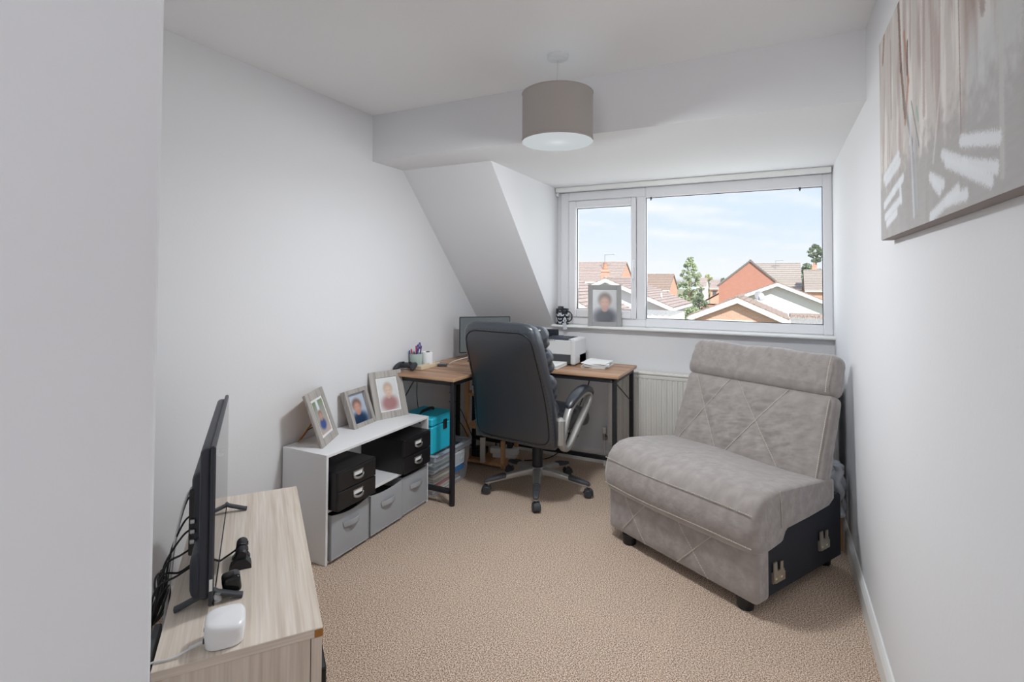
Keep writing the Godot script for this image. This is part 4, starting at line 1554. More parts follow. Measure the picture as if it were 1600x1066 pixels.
func build_shelf_unit() -> void:
	var t := thing("storage_unit", "low white open storage unit along the left wall below three photo frames", "shelving", Vector3.ZERO)
	var b := 0.015
	var st := mb()
	box2(st, Vector3(SX0, SH - b, SZ1), Vector3(SX1, SH, SZ0), 0.0015)
	obj("top", st, M.white_board, t)
	for z in [SZ0 - b, SZ1]:
		st = mb()
		box2(st, Vector3(SX0, 0, z), Vector3(SX1, SH - b, z + b), 0.0015)
		var sp := obj("side_panel", st, M.white_board, t)
		if z == SZ1:
			for yy in [0.49, 0.39]:
				st = mb()
				disc(st, Vector3(-2.02, yy, SZ1 + b + 0.001), Vector3.BACK, 0.005, 0.003, 10)
				obj("shelf_pin_hole", st, M.dark_grey, sp)
	st = mb()
	box2(st, Vector3(SX0 + 0.005, 0.245, SZ1 + b), Vector3(SX1 - 0.012, 0.245 + b, SZ0 - b), 0.0015)
	obj("shelf", st, M.white_board, t)
	st = mb()
	box2(st, Vector3(SX0 + 0.005, 0.0, SZ1 + b), Vector3(SX1 - 0.01, b, SZ0 - b), 0.0015)
	obj("bottom_board", st, M.white_board, t)
	st = mb()
	box2(st, Vector3(SX0, 0.0, SZ1 + b), Vector3(SX0 + 0.004, SH - b, SZ0 - b))
	obj("back_panel", st, M.white_board, t)

# open fabric cube with a sagging front edge and a strap handle; front looks along +X
func fabric_bin(label: String, at: Vector3, w: float, h: float, d: float, sag: float, fill: bool) -> void:
	var t := thing("storage_bin", label, "storage bin", at, 0.0, "grey fabric bins in the white unit")
	var wall := 0.005
	# front as a grid with a dipped rim and slight belly
	var st := mb()
	var rows := []
	var inner := []
	for i in 9:
		var v := i / 8.0
		var a := []
		var c := []
		for j in 13:
			var uu := j / 12.0
			var top := h - sag * sin(PI * uu)
			var x := 0.006 * sin(PI * uu) * sin(PI * v)
			a.append(Vector3(x, v * top, lerpf(w / 2, -w / 2, uu)))
			c.append(Vector3(x - wall, v * top, lerpf(w / 2, -w / 2, uu)))
		rows.append(a); inner.append(c)
	grid_patch(st, rows, Vector3.RIGHT)
	grid_patch(st, inner, Vector3.LEFT)
	for j in 12: quad(st, rows[8][j], rows[8][j + 1], inner[8][j + 1], inner[8][j], Vector3.UP)
	obj("front", st, M.bin, t)
	st = mb()
	box2(st, Vector3(-d, 0, w / 2 - wall), Vector3(-0.001, h, w / 2), 0.001)
	box2(st, Vector3(-d, 0, -w / 2), Vector3(-0.001, h, -w / 2 + wall), 0.001)
	box2(st, Vector3(-d, 0, -w / 2), Vector3(-d + wall, h, w / 2), 0.001)
	box2(st, Vector3(-d, 0, -w / 2), Vector3(-0.001, wall, w / 2), 0.001)
	obj("body", st, M.bin, t)
	st = mb()
	for e in [w / 2 - 0.003, -w / 2 + 0.003]:
		bar(st, Vector3(0.001, 0.002, e), Vector3(0.001, h - 0.002, e), 0.006, 0.004, Vector3.RIGHT, 0.0015)
	bar(st, Vector3(0.001, 0.004, -w / 2), Vector3(0.001, 0.004, w / 2), 0.004, 0.006, Vector3.UP, 0.0015)
	obj("binding", st, M.bin, t)
	# strap handle arched off the face
	st = mb()
	var hy := h * 0.66
	var pts := []
	for i in 13:
		var f := i / 12.0
		pts.append(Vector3(0.007 + 0.022 * sin(PI * f), hy + 0.008 * sin(PI * f), lerpf(0.055, -0.055, f)))
	sweep(st, pts, 0.0018, 0.014, Vector3.UP, 4.0, 10)
	obj("handle", st, M.bin, t)
	if fill:
		st = mb()
		box2(st, Vector3(-d + 0.02, h - 0.07, -w / 2 + 0.02), Vector3(-0.03, h - 0.045, w / 2 - 0.02), 0.006)
		obj("contents", st, M.bin_dark, t)

# two-drawer black card box; front looks along +X, origin at the middle of the front foot
func card_box(label: String, at: Vector3, turn: float, w: float, h: float, d: float) -> void:
	var t := thing("drawer_box", label, "storage box", at, turn, "black card drawer boxes")
	var st := mb()
	box2(st, Vector3(-d, 0, -w / 2), Vector3(-0.012, h, w / 2), 0.003)
	obj("body", st, M.box_black, t)
	for k in 2:
		var y0 := 0.002 + k * h / 2
		st = mb()
		box2(st, Vector3(-0.012, y0, -w / 2 + 0.001), Vector3(0.0, y0 + h / 2 - 0.004, w / 2 - 0.001), 0.0025)
		var dr := obj("drawer", st, M.box_black, t)
		# metal label holder with a finger pull
		st = mb()
		var c := Vector3(0.001, y0 + h * 0.25, 0)
		for r in [[-0.036, 0.002, -0.028, 0.022], [0.028, 0.002, 0.036, 0.022], [-0.036, 0.018, 0.036, 0.024]]:
			box2(st, c + Vector3(0, r[1], r[0]), c + Vector3(0.003, r[3], r[2]), 0.001)
		var arc := []
		for i in 11:
			var a := PI * i / 10.0
			arc.append(c + Vector3(0.004 + 0.011 * sin(a), 0.0 - 0.012 * sin(a), cos(a) * 0.033))
		sweep(st, arc, 0.004, 0.006, Vector3.UP, 3.0, 8)
		obj("label_holder", st, M.steel, dr)
		st = mb()
		box2(st, c + Vector3(0.0, 0.0, -0.028), c + Vector3(0.0015, 0.018, 0.028))
		obj("label_card", st, M.paper, dr)
	st = mb()
	box2(st, Vector3(-d - 0.002, h, -w / 2 - 0.001), Vector3(-0.004, h + 0.004, w / 2 + 0.001), 0.0015)
	obj("lid", st, M.box_black, t)

# ------------------------------------------------------------------ photo frames
func photo_tex(bg: Color, bg2: Color, hair: Color, skin: Color, shirt: Color, head: Vector2, r: float, streak := false) -> ImageTexture:
	# a soft, out-of-focus child's portrait
	var W := 96
	var H := 128
	var im := Image.create(W, H, false, Image.FORMAT_RGB8)
	for y in H:
		for x in W:
			var p := Vector2(x / float(W), y / float(H) * 1.333)
			var c := bg.lerp(bg2, clampf(p.y * 0.75, 0, 1))
			if streak:
				c = c.lerp(Color(0.45, 0.55, 0.35), smoothstep(0.35, 0.0, p.y) * 0.6)
				c = c.lerp(Color(0.95, 0.97, 1.0), smoothstep(0.16, 0.05, absf(p.x - 0.42)) * smoothstep(0.62, 0.4, p.y) * 0.9)
			var sh := (p - Vector2(head.x, head.y + r * 2.35)) / Vector2(r * 1.75, r * 1.35)
			c = c.lerp(shirt, smoothstep(1.4, 0.5, sh.length()))
			var nk := (p - Vector2(head.x, head.y + r * 1.1)) / Vector2(r * 0.5, r * 0.5)
			c = c.lerp(skin.darkened(0.12), smoothstep(1.2, 0.7, nk.length()))
			var hr := (p - Vector2(head.x, head.y - r * 0.22)) / Vector2(r * 0.98, r * 1.05)
			c = c.lerp(hair, smoothstep(1.35, 0.6, hr.length()))
			var fc := (p - Vector2(head.x, head.y + r * 0.25)) / Vector2(r * 0.78, r * 0.92)
			c = c.lerp(skin, smoothstep(1.4, 0.45, fc.length()))
			for e in [-0.3, 0.3]:
				var ey := (p - head - Vector2(e * r, r * 0.12)) / Vector2(r * 0.2, r * 0.12)
				c = c.lerp(skin.darkened(0.3), smoothstep(1.5, 0.0, ey.length()) * 0.3)
			var mo := (p - head - Vector2(0, r * 0.72)) / Vector2(r * 0.3, r * 0.1)
			c = c.lerp(Color(0.75, 0.48, 0.45), smoothstep(1.6, 0.0, mo.length()) * 0.25)
			im.set_pixel(x, y, c)
	im.generate_mipmaps()
	return ImageTexture.create_from_image(im)

# frame standing on «at» (bottom edge middle), facing local +Z, leaning back by «lean»
func photo_frame(label: String, at: Vector3, turn: float, lean: float, w: float, h: float, border: float, depth: float, wood: Material, mount: float, tex: Texture2D, strut: bool, deep := false) -> void:
	var t := thing("photo_frame", label, "photo frame", at, turn)
	var tilt := Basis.from_euler(Vector3(-lean, 0, 0))
	var xf := Transform3D(tilt, Vector3(0, depth * sin(lean) * 0.0, 0))
	var put := func(lo: Vector3, hi: Vector3, bev: float) -> SurfaceTool:
		var s := mb()
		box(s, xf * ((lo + hi) * 0.5), (hi - lo).abs(), bev, tilt)
		return s
	for r in [[-w / 2, 0, -w / 2 + border, h], [w / 2 - border, 0, w / 2, h]]:
		obj("frame_side", put.call(Vector3(r[0], r[1], -depth), Vector3(r[2], r[3], 0), 0.002), wood, t)
	for r in [[-w / 2 + border, 0, w / 2 - border, border], [-w / 2 + border, h - border, w / 2 - border, h]]:
		obj("frame_rail", put.call(Vector3(r[0], r[1], -depth), Vector3(r[2], r[3], -0.0004), 0.002), wood, t)
	obj("backing", put.call(Vector3(-w / 2 + 0.006, 0.006, -depth - 0.003), Vector3(w / 2 - 0.006, h - 0.006, -depth), 0.0), M.mdf, t)
	var zi := -depth * (0.75 if deep else 0.35)
	if mount > 0.0:
		obj("mount", put.call(Vector3(-w / 2 + border, border, zi - 0.002), Vector3(w / 2 - border, h - border, zi), 0.0), M.paper, t)
	var s := mb()
	var a := w / 2 - border - mount
	var b0 := border + mount
	var b1 := h - border - mount
	print_quad(s, xf * Vector3(-a, b1, zi + 0.0008), xf * Vector3(a, b1, zi + 0.0008), xf * Vector3(a, b0, zi + 0.0008), xf * Vector3(-a, b0, zi + 0.0008), tilt * Vector3.BACK)
	var pm := mat(Color.WHITE, 0.35)
	pm.albedo_texture = tex
	obj("photograph", s, pm, t)
	if strut:
		s = mb()
		var top := xf * Vector3(0, h * 0.55, -depth - 0.004)
		var foot := Vector3(0, 0.003, -(h * 0.55 * sin(lean) + depth * cos(lean)) - h * 0.36)
		var d := (foot - top).normalized()
		var nn := d.cross(Vector3.RIGHT).normalized()
		box(s, (top + foot) * 0.5, Vector3(0.055, 0.004, top.distance_to(foot)), 0.001, Basis(Vector3.RIGHT, nn, Vector3.RIGHT.cross(nn)))
		obj("strut", s, M.mdf, t)
		s = mb()
		var k := top.lerp(foot, 0.62)
		tube(s, smooth_path([k + Vector3(0, 0.003, 0.004), k + Vector3(0.0, 0.022, 0.05), xf * Vector3(0, h * 0.2, -depth - 0.004)], 4), 0.003, 6)
		obj("stay", s, M.cable_black, t)

func build_shelf_items() -> void:
	var w := 0.268
	fabric_bin("grey fabric bin at the near end of the white unit, nearest the oak cabinet", Vector3(SX1 + 0.012, 0.0155, -2.062), 0.268, 0.222, 0.27, 0.020, true)
	fabric_bin("grey fabric bin in the middle of the white unit with its dark lining showing", Vector3(SX1 + 0.012, 0.0155, -2.346), 0.274, 0.216, 0.27, 0.012, true)
	fabric_bin("grey fabric bin at the far end of the white unit, nearest the desk leg", Vector3(SX1 + 0.004, 0.0155, -2.612), 0.245, 0.218, 0.27, 0.004, false)
	card_box("smaller two-drawer black box at the near end of the white unit", Vector3(-1.912, 0.2605, -2.067), 0.0, 0.272, 0.188, 0.25)
	card_box("larger two-drawer black box jutting from the far half of the white unit", Vector3(-1.935, 0.2605, -2.602), 0.0, 0.262, 0.196, 0.33)
	var y := SH
	photo_frame("light grey photo frame nearest the television with a blurred outdoor family snapshot", Vector3(-2.117, y, -2.085), atan2(0.891, -0.454), 0.35, 0.247, 0.285, 0.042, 0.014, M.grey_wood, 0.012,
		photo_tex(c8(150, 160, 150), c8(196, 178, 170), c8(150, 112, 96), c8(206, 156, 140), c8(58, 84, 150), Vector2(0.42, 0.58), 0.16, true), true)
	photo_frame("small deep grey box frame holding a portrait of a child in a dark blue top", Vector3(-2.165, y, -2.405), atan2(0.9948, -0.101), 0.36, 0.207, 0.226, 0.026, 0.036, M.grey_wood, 0.0,
		photo_tex(c8(196, 206, 222), c8(182, 194, 212), c8(128, 100, 88), c8(214, 162, 146), c8(38, 62, 92), Vector2(0.5, 0.56), 0.27), true, true)
	photo_frame("large grey frame with a pale portrait of a child in a red top", Vector3(-2.140, y, -2.617), atan2(0.940, 0.341), 0.36, 0.232, 0.297, 0.042, 0.016, M.grey_wood, 0.008,
		photo_tex(c8(228, 230, 230), c8(222, 222, 222), c8(202, 180, 162), c8(226, 196, 180), c8(176, 128, 128), Vector2(0.5, 0.46), 0.25), true)

# ------------------------------------------------------------------ tv unit, standing across the corner
# own axes: X from the near end to the far end, Z towards the front edge, origin under the near front corner
const TVY := 0.47
const TV_TURN := 2.4866
const TV_AT := Vector3(-1.086, 0, -1.048)

func build_tv_stand() -> void:
	var t := thing("tv_cabinet", "pale oak television cabinet standing across the corner at the left", "cabinet", TV_AT, TV_TURN)
	var L := 1.06
	var D := 0.385
	var st := mb()
	box2(st, Vector3(0, TVY - 0.024, -D), Vector3(L, TVY, 0), 0.0015)
	obj("top", st, M.oak, t)
	st = mb()
	box2(st, Vector3(0.004, 0.0, -D + 0.004), Vector3(0.022, TVY - 0.0245, -0.03), 0.001)
	obj("side_panel", st, M.oak_v, t)
	st = mb()
	box2(st, Vector3(0.0, 0.0, -0.0285), Vector3(0.024, TVY - 0.0245, -0.002), 0.001)
	obj("front_post", st, M.oak_v, t)
	st = mb()
	box2(st, Vector3(L - 0.022, 0.0, -D + 0.004), Vector3(L - 0.004, TVY - 0.0245, -0.002), 0.001)
	obj("side_panel", st, M.oak_v, t)
	st = mb()
	box2(st, Vector3(0.023, 0.03, -D + 0.004), Vector3(L - 0.023, TVY - 0.0245, -D + 0.01))
	obj("back_panel", st, M.oak, t)
	for y in [0.03, 0.225]:
		st = mb()
		box2(st, Vector3(0.023, y, -D + 0.011), Vector3(L - 0.023, y + 0.016, -0.012), 0.001)
		obj("shelf", st, M.oak, t)
	st = mb()
	box2(st, Vector3(L * 0.5 - 0.008, 0.047, -D + 0.011), Vector3(L * 0.5 + 0.008, 0.44, -0.02), 0.001)
	obj("divider", st, M.oak_v, t)
	# bare chipboard where the edging has come off the near front corner
	st = mb()
	box2(st, Vector3(-0.001, TVY - 0.024, -0.022), Vector3(0.012, TVY - 0.002, 0.001), 0.002)
	obj("chipped_corner", st, M.chip, t)
	# black media box that shows past the front edge
	var m := thing("media_box", "black media box with a grey trim line just past the oak cabinet's front edge", "electronics", TV_AT, TV_TURN)
	st = mb()
	box2(st, Vector3(0.03, 0.242, -0.25), Vector3(0.30, 0.34, 0.014), 0.003)
	obj("case", st, M.black_gloss, m)
	st = mb()
	box2(st, Vector3(0.029, 0.285, -0.24), Vector3(0.301, 0.288, 0.015))
	obj("trim_line", st, M.steel, m)
	m = thing("media_box", "second black box showing below the first past the front edge of the oak cabinet", "electronics", TV_AT, TV_TURN)
	st = mb()
	box2(st, Vector3(0.03, 0.0465, -0.25), Vector3(0.34, 0.16, 0.010), 0.003)
	obj("case", st, M.black_gloss, m)

func build_tv() -> void:
	var t := thing("television", "black flat television on splayed feet, seen edge-on on the oak cabinet", "television", TV_AT, TV_TURN)
	var x0 := 0.195
	var x1 := 0.925
	var y0 := 0.487
	var y1 := 0.930
	var zf := -0.270
	var xc := (x0 + x1) / 2
	var st := mb()
	box2(st, Vector3(x0, y0, zf - 0.012), Vector3(x1, y1, zf), 0.003)
	obj("panel", st, M.tv_shell, t)
	st = mb()
	box2(st, Vector3(x0 + 0.006, y0 + 0.014, zf - 0.001), Vector3(x1 - 0.006, y1 - 0.006, zf + 0.0012), 0.001)
	obj("screen", st, M.tv_glass, t)
	# bezel strip below the screen
	st = mb()
	box2(st, Vector3(x0, y0, zf), Vector3(x1, y0 + 0.013, zf + 0.003), 0.001)
	obj("bezel", st, M.black_gloss, t)
	# moulded back: shallow upper cover, deeper middle and the speaker housing along the bottom
	st = mb()
	cushion(st, Vector3(x1 - x0 - 0.03, y1 - y0 - 0.02, 0.034), 0.015, 8, null, Transform3D(Basis(), Vector3(xc, (y0 + y1) / 2, zf - 0.022)))
	obj("back_cover", st, M.tv_shell, t)
	st = mb()
	cushion(st, Vector3(0.52, 0.27, 0.05), 0.022, 8, null, Transform3D(Basis(), Vector3(xc + 0.06, y0 + 0.185, zf - 0.047)))
	obj("electronics_cover", st, M.tv_shell, t)
	st = mb()
	cushion(st, Vector3(x1 - x0 - 0.05, 0.13, 0.056), 0.026, 8, null, Transform3D(Basis(), Vector3(xc, y0 + 0.072, zf - 0.034)))
	obj("speaker_housing", st, M.tv_shell, t)
	# socket bay with plugs
	st = mb()
	box2(st, Vector3(0.365, 0.56, zf - 0.078), Vector3(0.40, 0.76, zf - 0.05), 0.004)
	obj("socket_bay", st, M.black_gloss, t)
	st = mb()
	for k in 3: box2(st, Vector3(0.355, 0.60 + k * 0.03, zf - 0.074), Vector3(0.366, 0.612 + k * 0.03, zf - 0.06), 0.002)
	obj("socket", st, M.steel, t)
	for fx in [0.243, 0.884]:
		for s in [-1, 1]:
			st = mb()
			var zc := zf - 0.012
			var tip := Vector3(fx, TVY + 0.006, zc + s * 0.085)
			sweep(st, [Vector3(fx, y0 + 0.03, zc), Vector3(fx, y0 + 0.012, zc + s * 0.02), tip + Vector3(0, 0.003, -s * 0.012), tip], 0.011, 0.006, Vector3.UP, 4.0, 12)
			obj("foot", st, M.dark_grey, t)
	# remains of the protective film on the edges and a rating label
	st = mb()
	for q in [[x0 - 0.001, y1 - 0.03, y1 - 0.010], [x0 - 0.002, y0 + 0.01, y0 + 0.035]]:
		var g := []
		for i in 5:
			var row := []
			for j in 4:
				row.append(Vector3(q[0] - 0.004 * sin(j * 1.3 + i), lerpf(q[1], q[2], i / 4.0), zf + 0.004 + j * 0.005 + 0.003 * sin(i * 1.7)))
			g.append(row)
		grid_patch(st, g, Vector3.LEFT)
	obj("film", st, M.clear_film, t)
	st = mb()
	box2(st, Vector3(x0 - 0.0008, 0.53, zf - 0.010), Vector3(x0 + 0.002, 0.562, zf - 0.002))
	obj("label", st, M.paper, t)

func build_stand_items() -> void:
	# white router with a swept top
	var r := thing("router", "rounded white wireless router on the near end of the oak cabinet", "router", TV_AT, TV_TURN)
	var c := Vector3(0.058, TVY, -0.233)
	var st := mb()
	var rings := []
	for q in [[0.0012, 0.0425], [0.005, 0.0455], [0.03, 0.047], [0.050, 0.047], [0.059, 0.0458], [0.063, 0.0425], [0.0650, 0.036], [0.0660, 0.022], [0.0662, 0.005]]:
		var rg := []
		for p in ring(Vector3.ZERO, Vector3(q[1], 0, 0), Vector3(0, 0, q[1]), 3.2, 40):
			# the top falls away in a wave towards the near front corner
			var k := smoothstep(-0.01, 0.075, -p.x * 0.75 + p.z * 0.55)
			rg.append(c + Vector3(p.x, q[0] - k * 0.016 * smoothstep(0.03, 0.064, q[0]), p.z))
		rings.append(rg)
	loft(st, rings)
	obj("body", st, M.white_gloss, r)
	st = mb()
	disc(st, c + Vector3(0, 0.0006, 0), Vector3.UP, 0.042, 0.0012, 32)
	obj("foot_pad", st, M.dark_grey, r)
	st = mb()
	box2(st, c + Vector3(0.0, 0.030, -0.0488), c + Vector3(0.010, 0.038, -0.043), 0.001)
	box2(st, c + Vector3(-0.020, 0.012, -0.0488), c + Vector3(-0.010, 0.022, -0.043), 0.001)
	obj("port", st, M.dark_grey, r)
	# black twin-lens game camera on its clip
	var g := thing("game_camera", "black tube-shaped game console camera lying in front of the television", "camera", TV_AT, TV_TURN)
	var gy := TVY + 0.040
	st = mb()
	for seg in [[0.408, 0.452], [0.458, 0.512]]:
		var pr := [Vector2(0, 0), Vector2(0.014, 0.0), Vector2(0.0175, 0.004), Vector2(0.0175, seg[1] - seg[0] - 0.004), Vector2(0.014, seg[1] - seg[0]), Vector2(0, seg[1] - seg[0])]
		lathe(st, pr, 24, Transform3D(Basis(Vector3.UP, Vector3.RIGHT, Vector3.BACK), Vector3(seg[0], gy, -0.205)))
	obj("tube", st, M.black_plastic, g)
	st = mb()
	disc(st, Vector3(0.455, gy, -0.205), Vector3.RIGHT, 0.0195, 0.012, 24, 0.003)
	obj("collar", st, M.black_gloss, g)
	for x in [0.430, 0.487]:
		st = mb()
		disc(st, Vector3(x, gy + 0.004, -0.1875), Vector3.BACK, 0.006, 0.003, 16)
		obj("lens", st, M.black_gloss, g)
	st = mb()
	prism(st, [Vector2(-0.24, TVY), Vector2(-0.175, TVY), Vector2(-0.178, TVY + 0.014), Vector2(-0.192, TVY + 0.030), Vector2(-0.218, TVY + 0.030), Vector2(-0.236, TVY + 0.012)], 0.402, 0.440, Transform3D(Basis(Vector3.BACK, Vector3.UP, Vector3.RIGHT), Vector3.ZERO))
	prism(st, [Vector2(-0.235, TVY), Vector2(-0.18, TVY), Vector2(-0.195, TVY + 0.026), Vector2(-0.216, TVY + 0.026)], 0.478, 0.50, Transform3D(Basis(Vector3.BACK, Vector3.UP, Vector3.RIGHT), Vector3.ZERO))
	obj("stand", st, M.black_plastic, g)
	st = mb()
	tube(st, smooth_path([Vector3(0.475, gy - 0.006, -0.222), Vector3(0.47, TVY + 0.02, -0.25), Vector3(0.46, TVY + 0.006, -0.29), Vector3(0.47, TVY + 0.004, -0.345)]), 0.003, 6)
	obj("lead", st, M.cable_black, g)
	# small glossy black sensor
	var b := thing("sensor_box", "small glossy black box standing by the near foot of the television", "electronics", TV_AT, TV_TURN)
	st = mb()
	cushion(st, Vector3(0.052, 0.052, 0.05), 0.012, 3, null, Transform3D(Basis.from_euler(Vector3(-0.12, 0.1, 0)), Vector3(0.283, TVY + 0.0285, -0.228)))
	obj("case", st, M.black_gloss, b)
	# router lead over the end of the cabinet
	st = mb()
	var p := smooth_path([c + Vector3(-0.014, 0.016, -0.046), c + Vector3(-0.018, 0.012, -0.070), c + Vector3(-0.028, 0.006, -0.10), c + Vector3(-0.030, 0.004, -0.125), c + Vector3(-0.026, 0.0035, -0.152), c + Vector3(-0.03, -0.004, -0.185), c + Vector3(-0.03, -0.05, -0.21), c + Vector3(-0.02, -0.2, -0.215), c + Vector3(0.02, -0.40, -0.22)])
	tube(st, p, 0.0026, 8)
	sweep(st, [c + Vector3(-0.013, 0.0165, -0.045), c + Vector3(-0.016, 0.015, -0.058), c + Vector3(-0.019, 0.011, -0.078)], 0.0045, 0.0045, Vector3.UP, 2.0, 8)
	var cb := obj("router_cable", st, M.cable_white)
	cb.transform = Transform3D(Basis(Vector3.UP, TV_TURN), TV_AT)
	tag(cb, "white cable running from the router over the near end of the oak cabinet", "cable")

# ------------------------------------------------------------------ on the desk
func build_desk_items() -> void:
	# printer: pale grey laser printer with a raised dark paper guide
	var p := thing("printer", "compact pale grey laser printer on the desk below the window sill", "printer", Vector3(-1.46, DY, -3.655), 0.0)
	var st := mb()
	# body with the paper slot cut as two blocks: side cheeks, top and lower deck
	var w := 0.19
	var d0 := -0.13
	var d1 := 0.12
	box2(st, Vector3(-w, 0.008, d0), Vector3(w, 0.075, d1 - 0.10), 0.006)
	box2(st, Vector3(-w, 0.006, d0), Vector3(-w + 0.035, 0.185, d1), 0.008)
	box2(st, Vector3(w - 0.035, 0.006, d0), Vector3(w, 0.185, d1), 0.008)
	box2(st, Vector3(-w + 0.02, 0.075, d0), Vector3(w - 0.02, 0.178, d1 - 0.004), 0.006)
	obj("body", st, M.printer_grey, p)
	st = mb()
	box2(st, Vector3(-w + 0.034, 0.010, d0 + 0.03), Vector3(w - 0.034, 0.074, d1 - 0.012))
	obj("slot", st, M.dark_grey, p)
	st = mb()
	box2(st, Vector3(-w + 0.012, 0.178, d0 + 0.012), Vector3(w - 0.06, 0.186, d1 - 0.012), 0.002)
	box2(st, Vector3(-w + 0.03, 0.184, -0.06), Vector3(w - 0.07, 0.192, 0.08), 0.003)
	obj("top_tray", st, M.printer_dark, p)
	st = mb()
	box2(st, Vector3(w - 0.052, 0.181, d0 + 0.02), Vector3(w - 0.008, 0.188, d1 - 0.02), 0.002)
	for k in 3: disc(st, Vector3(w - 0.03, 0.189, 0.02 + k * 0.026), Vector3.UP, 0.007, 0.004, 14)
	obj("control_panel", st, M.white_plastic, p)
	st = mb()
	box(st, Vector3(-0.03, 0.206, 0.025), Vector3(0.11, 0.006, 0.11), 0.002, Basis.from_euler(Vector3(-0.9, 0.35, 0.0)))
	box(st, Vector3(0.03, 0.196, 0.05), Vector3(0.09, 0.006, 0.05), 0.002, Basis.from_euler(Vector3(0.25, 0.2, 0.0)))
	obj("paper_guide", st, M.printer_dark, p)
	st = mb()
	for k in 7: box2(st, Vector3(-0.08 + k * 0.018, 0.172, d1 - 0.004), Vector3(-0.07 + k * 0.018, 0.176, d1 - 0.002))
	obj("lip", st, M.dark_grey, p)
	# sheets in the output tray
	var o := thing("paper_tray_stack", "sheets of white paper in the printer's front tray", "paper", Vector3(-1.475, DY + 0.001, -3.435))
	for k in 6:
		st = mb()
		box(st, Vector3(rng.randf_range(-0.004, 0.004), 0.003 + k * 0.0042, rng.randf_range(-0.004, 0.004)), Vector3(0.29, 0.0036, 0.20), 0.0008, Basis(Vector3.UP, rng.randf_range(-0.03, 0.03)))
		obj("sheet", st, M.paper, o)
	o = thing("paper_stack", "loose stack of white papers beside the printer at the right of the desk", "paper", Vector3(-1.13, DY + 0.001, -3.62), 0.12)
	for k in 7:
		st = mb()
		var g := []
		for i in 7:
			var row := []
			for j in 6:
				var x := lerpf(-0.085, 0.085, j / 5.0)
				var z := lerpf(-0.115, 0.115, i / 6.0)
				row.append(Vector3(x, 0.002 + k * 0.0048 + 0.006 * k / 6.0 * maxf(0.0, -x * 9.0) + 0.0025 * sin(x * 30.0 + k) * sin(z * 20.0 + k), z))
			g.append(row)
		grid_patch(st, g, Vector3.UP)
		var g2 := []
		for row in g:
			var r2 := []
			for q in row: r2.append(q - Vector3(0, 0.003, 0))
			g2.append(r2)
		grid_patch(st, g2, Vector3.DOWN)
		for i in 6:
			quad(st, g[i][5], g[i + 1][5], g2[i + 1][5], g2[i][5], Vector3.RIGHT)
			quad(st, g[i][0], g[i + 1][0], g2[i + 1][0], g2[i][0], Vector3.LEFT)
		for j in 5:
			quad(st, g[6][j], g[6][j + 1], g2[6][j + 1], g2[6][j], Vector3.BACK)
			quad(st, g[0][j], g[0][j + 1], g2[0][j + 1], g2[0][j], Vector3.FORWARD)
		var sh := obj("sheet", st, M.paper, o)
		sh.rotation.y = rng.randf_range(-0.16, 0.16)
	# monitor behind the chair
	var m := thing("monitor", "flat computer monitor in the desk corner, mostly hidden behind the chair", "monitor", Vector3(-2.0, DY, -3.532), 0.72)
	st = mb()
	box2(st, Vector3(-0.20, 0.05, -0.015), Vector3(0.20, 0.326, 0.004), 0.004)
	obj("case", st, M.black_plastic, m)
	st = mb()
	box2(st, Vector3(-0.194, 0.06, 0.003), Vector3(0.194, 0.320, 0.0055), 0.001)
	obj("screen", st, M.screen_grey, m)
	st = mb()
	box2(st, Vector3(-0.02, 0.012, -0.035), Vector3(0.02, 0.16, -0.012), 0.006)
	obj("stem", st, M.black_plastic, m)
	st = mb()
	var arch := []
	for i in 9:
		var a := PI * i / 8.0
		arch.append(Vector3(cos(a) * 0.10, 0.006, 0.03 + sin(a) * 0.06))
	tube(st, arch, 0.006, 8)
	box2(st, Vector3(-0.10, 0.0, -0.06), Vector3(0.10, 0.012, 0.03), 0.004)
	obj("base", st, M.black_plastic, m)
	# pen pot, woven look
	var pot_at := Vector3(-2.236, DY, -2.975)
	var t := thing("pen_pot", "pale green woven pen pot on the desk against the left wall", "pen pot", pot_at)
	st = mb()
	lathe(st, [Vector2(0, 0), Vector2(0.036, 0), Vector2(0.038, 0.002), Vector2(0.044, 0.093), Vector2(0.045, 0.096), Vector2(0.043, 0.096), Vector2(0.036, 0.008), Vector2(0, 0.008)], 36)
	obj("pot", st, M.pot_green, t)
	st = mb()
	for k in 30:
		var a := TAU * k / 30.0
		for j in 14:
			if (j + k) % 2: continue
			var y := 0.006 + j * 0.0062
			var r := lerpf(0.0382, 0.0438, y / 0.094)
			box(st, Vector3(cos(a) * r, y, sin(a) * r), Vector3(0.002, 0.005, 0.008), 0.0006, Basis(Vector3.UP, -a))
	obj("weave", st, M.pot_weave, t).set_meta("kind", "stuff")
	var pens := [["blue pen leaning left in the pen pot", c8(40, 60, 150), Vector3(-0.022, 0, 0.020), Vector3(-0.033, 0.115, 0.030)], ["red pen in the pen pot", c8(205, 60, 80), Vector3(-0.014, 0, 0.012), Vector3(-0.018, 0.125, 0.030)], ["pink pen in the middle of the pen pot", c8(214, 70, 120), Vector3(0.004, 0, -0.006), Vector3(0.004, 0.145, 0.006)], ["dark grey pen low in the pen pot", c8(70, 72, 84), Vector3(0.0, 0, 0.02), Vector3(0.010, 0.108, 0.034)], ["dark blue pen leaning right in the pen pot", c8(60, 60, 110), Vector3(0.016, 0, -0.01), Vector3(0.034, 0.145, -0.014)]]
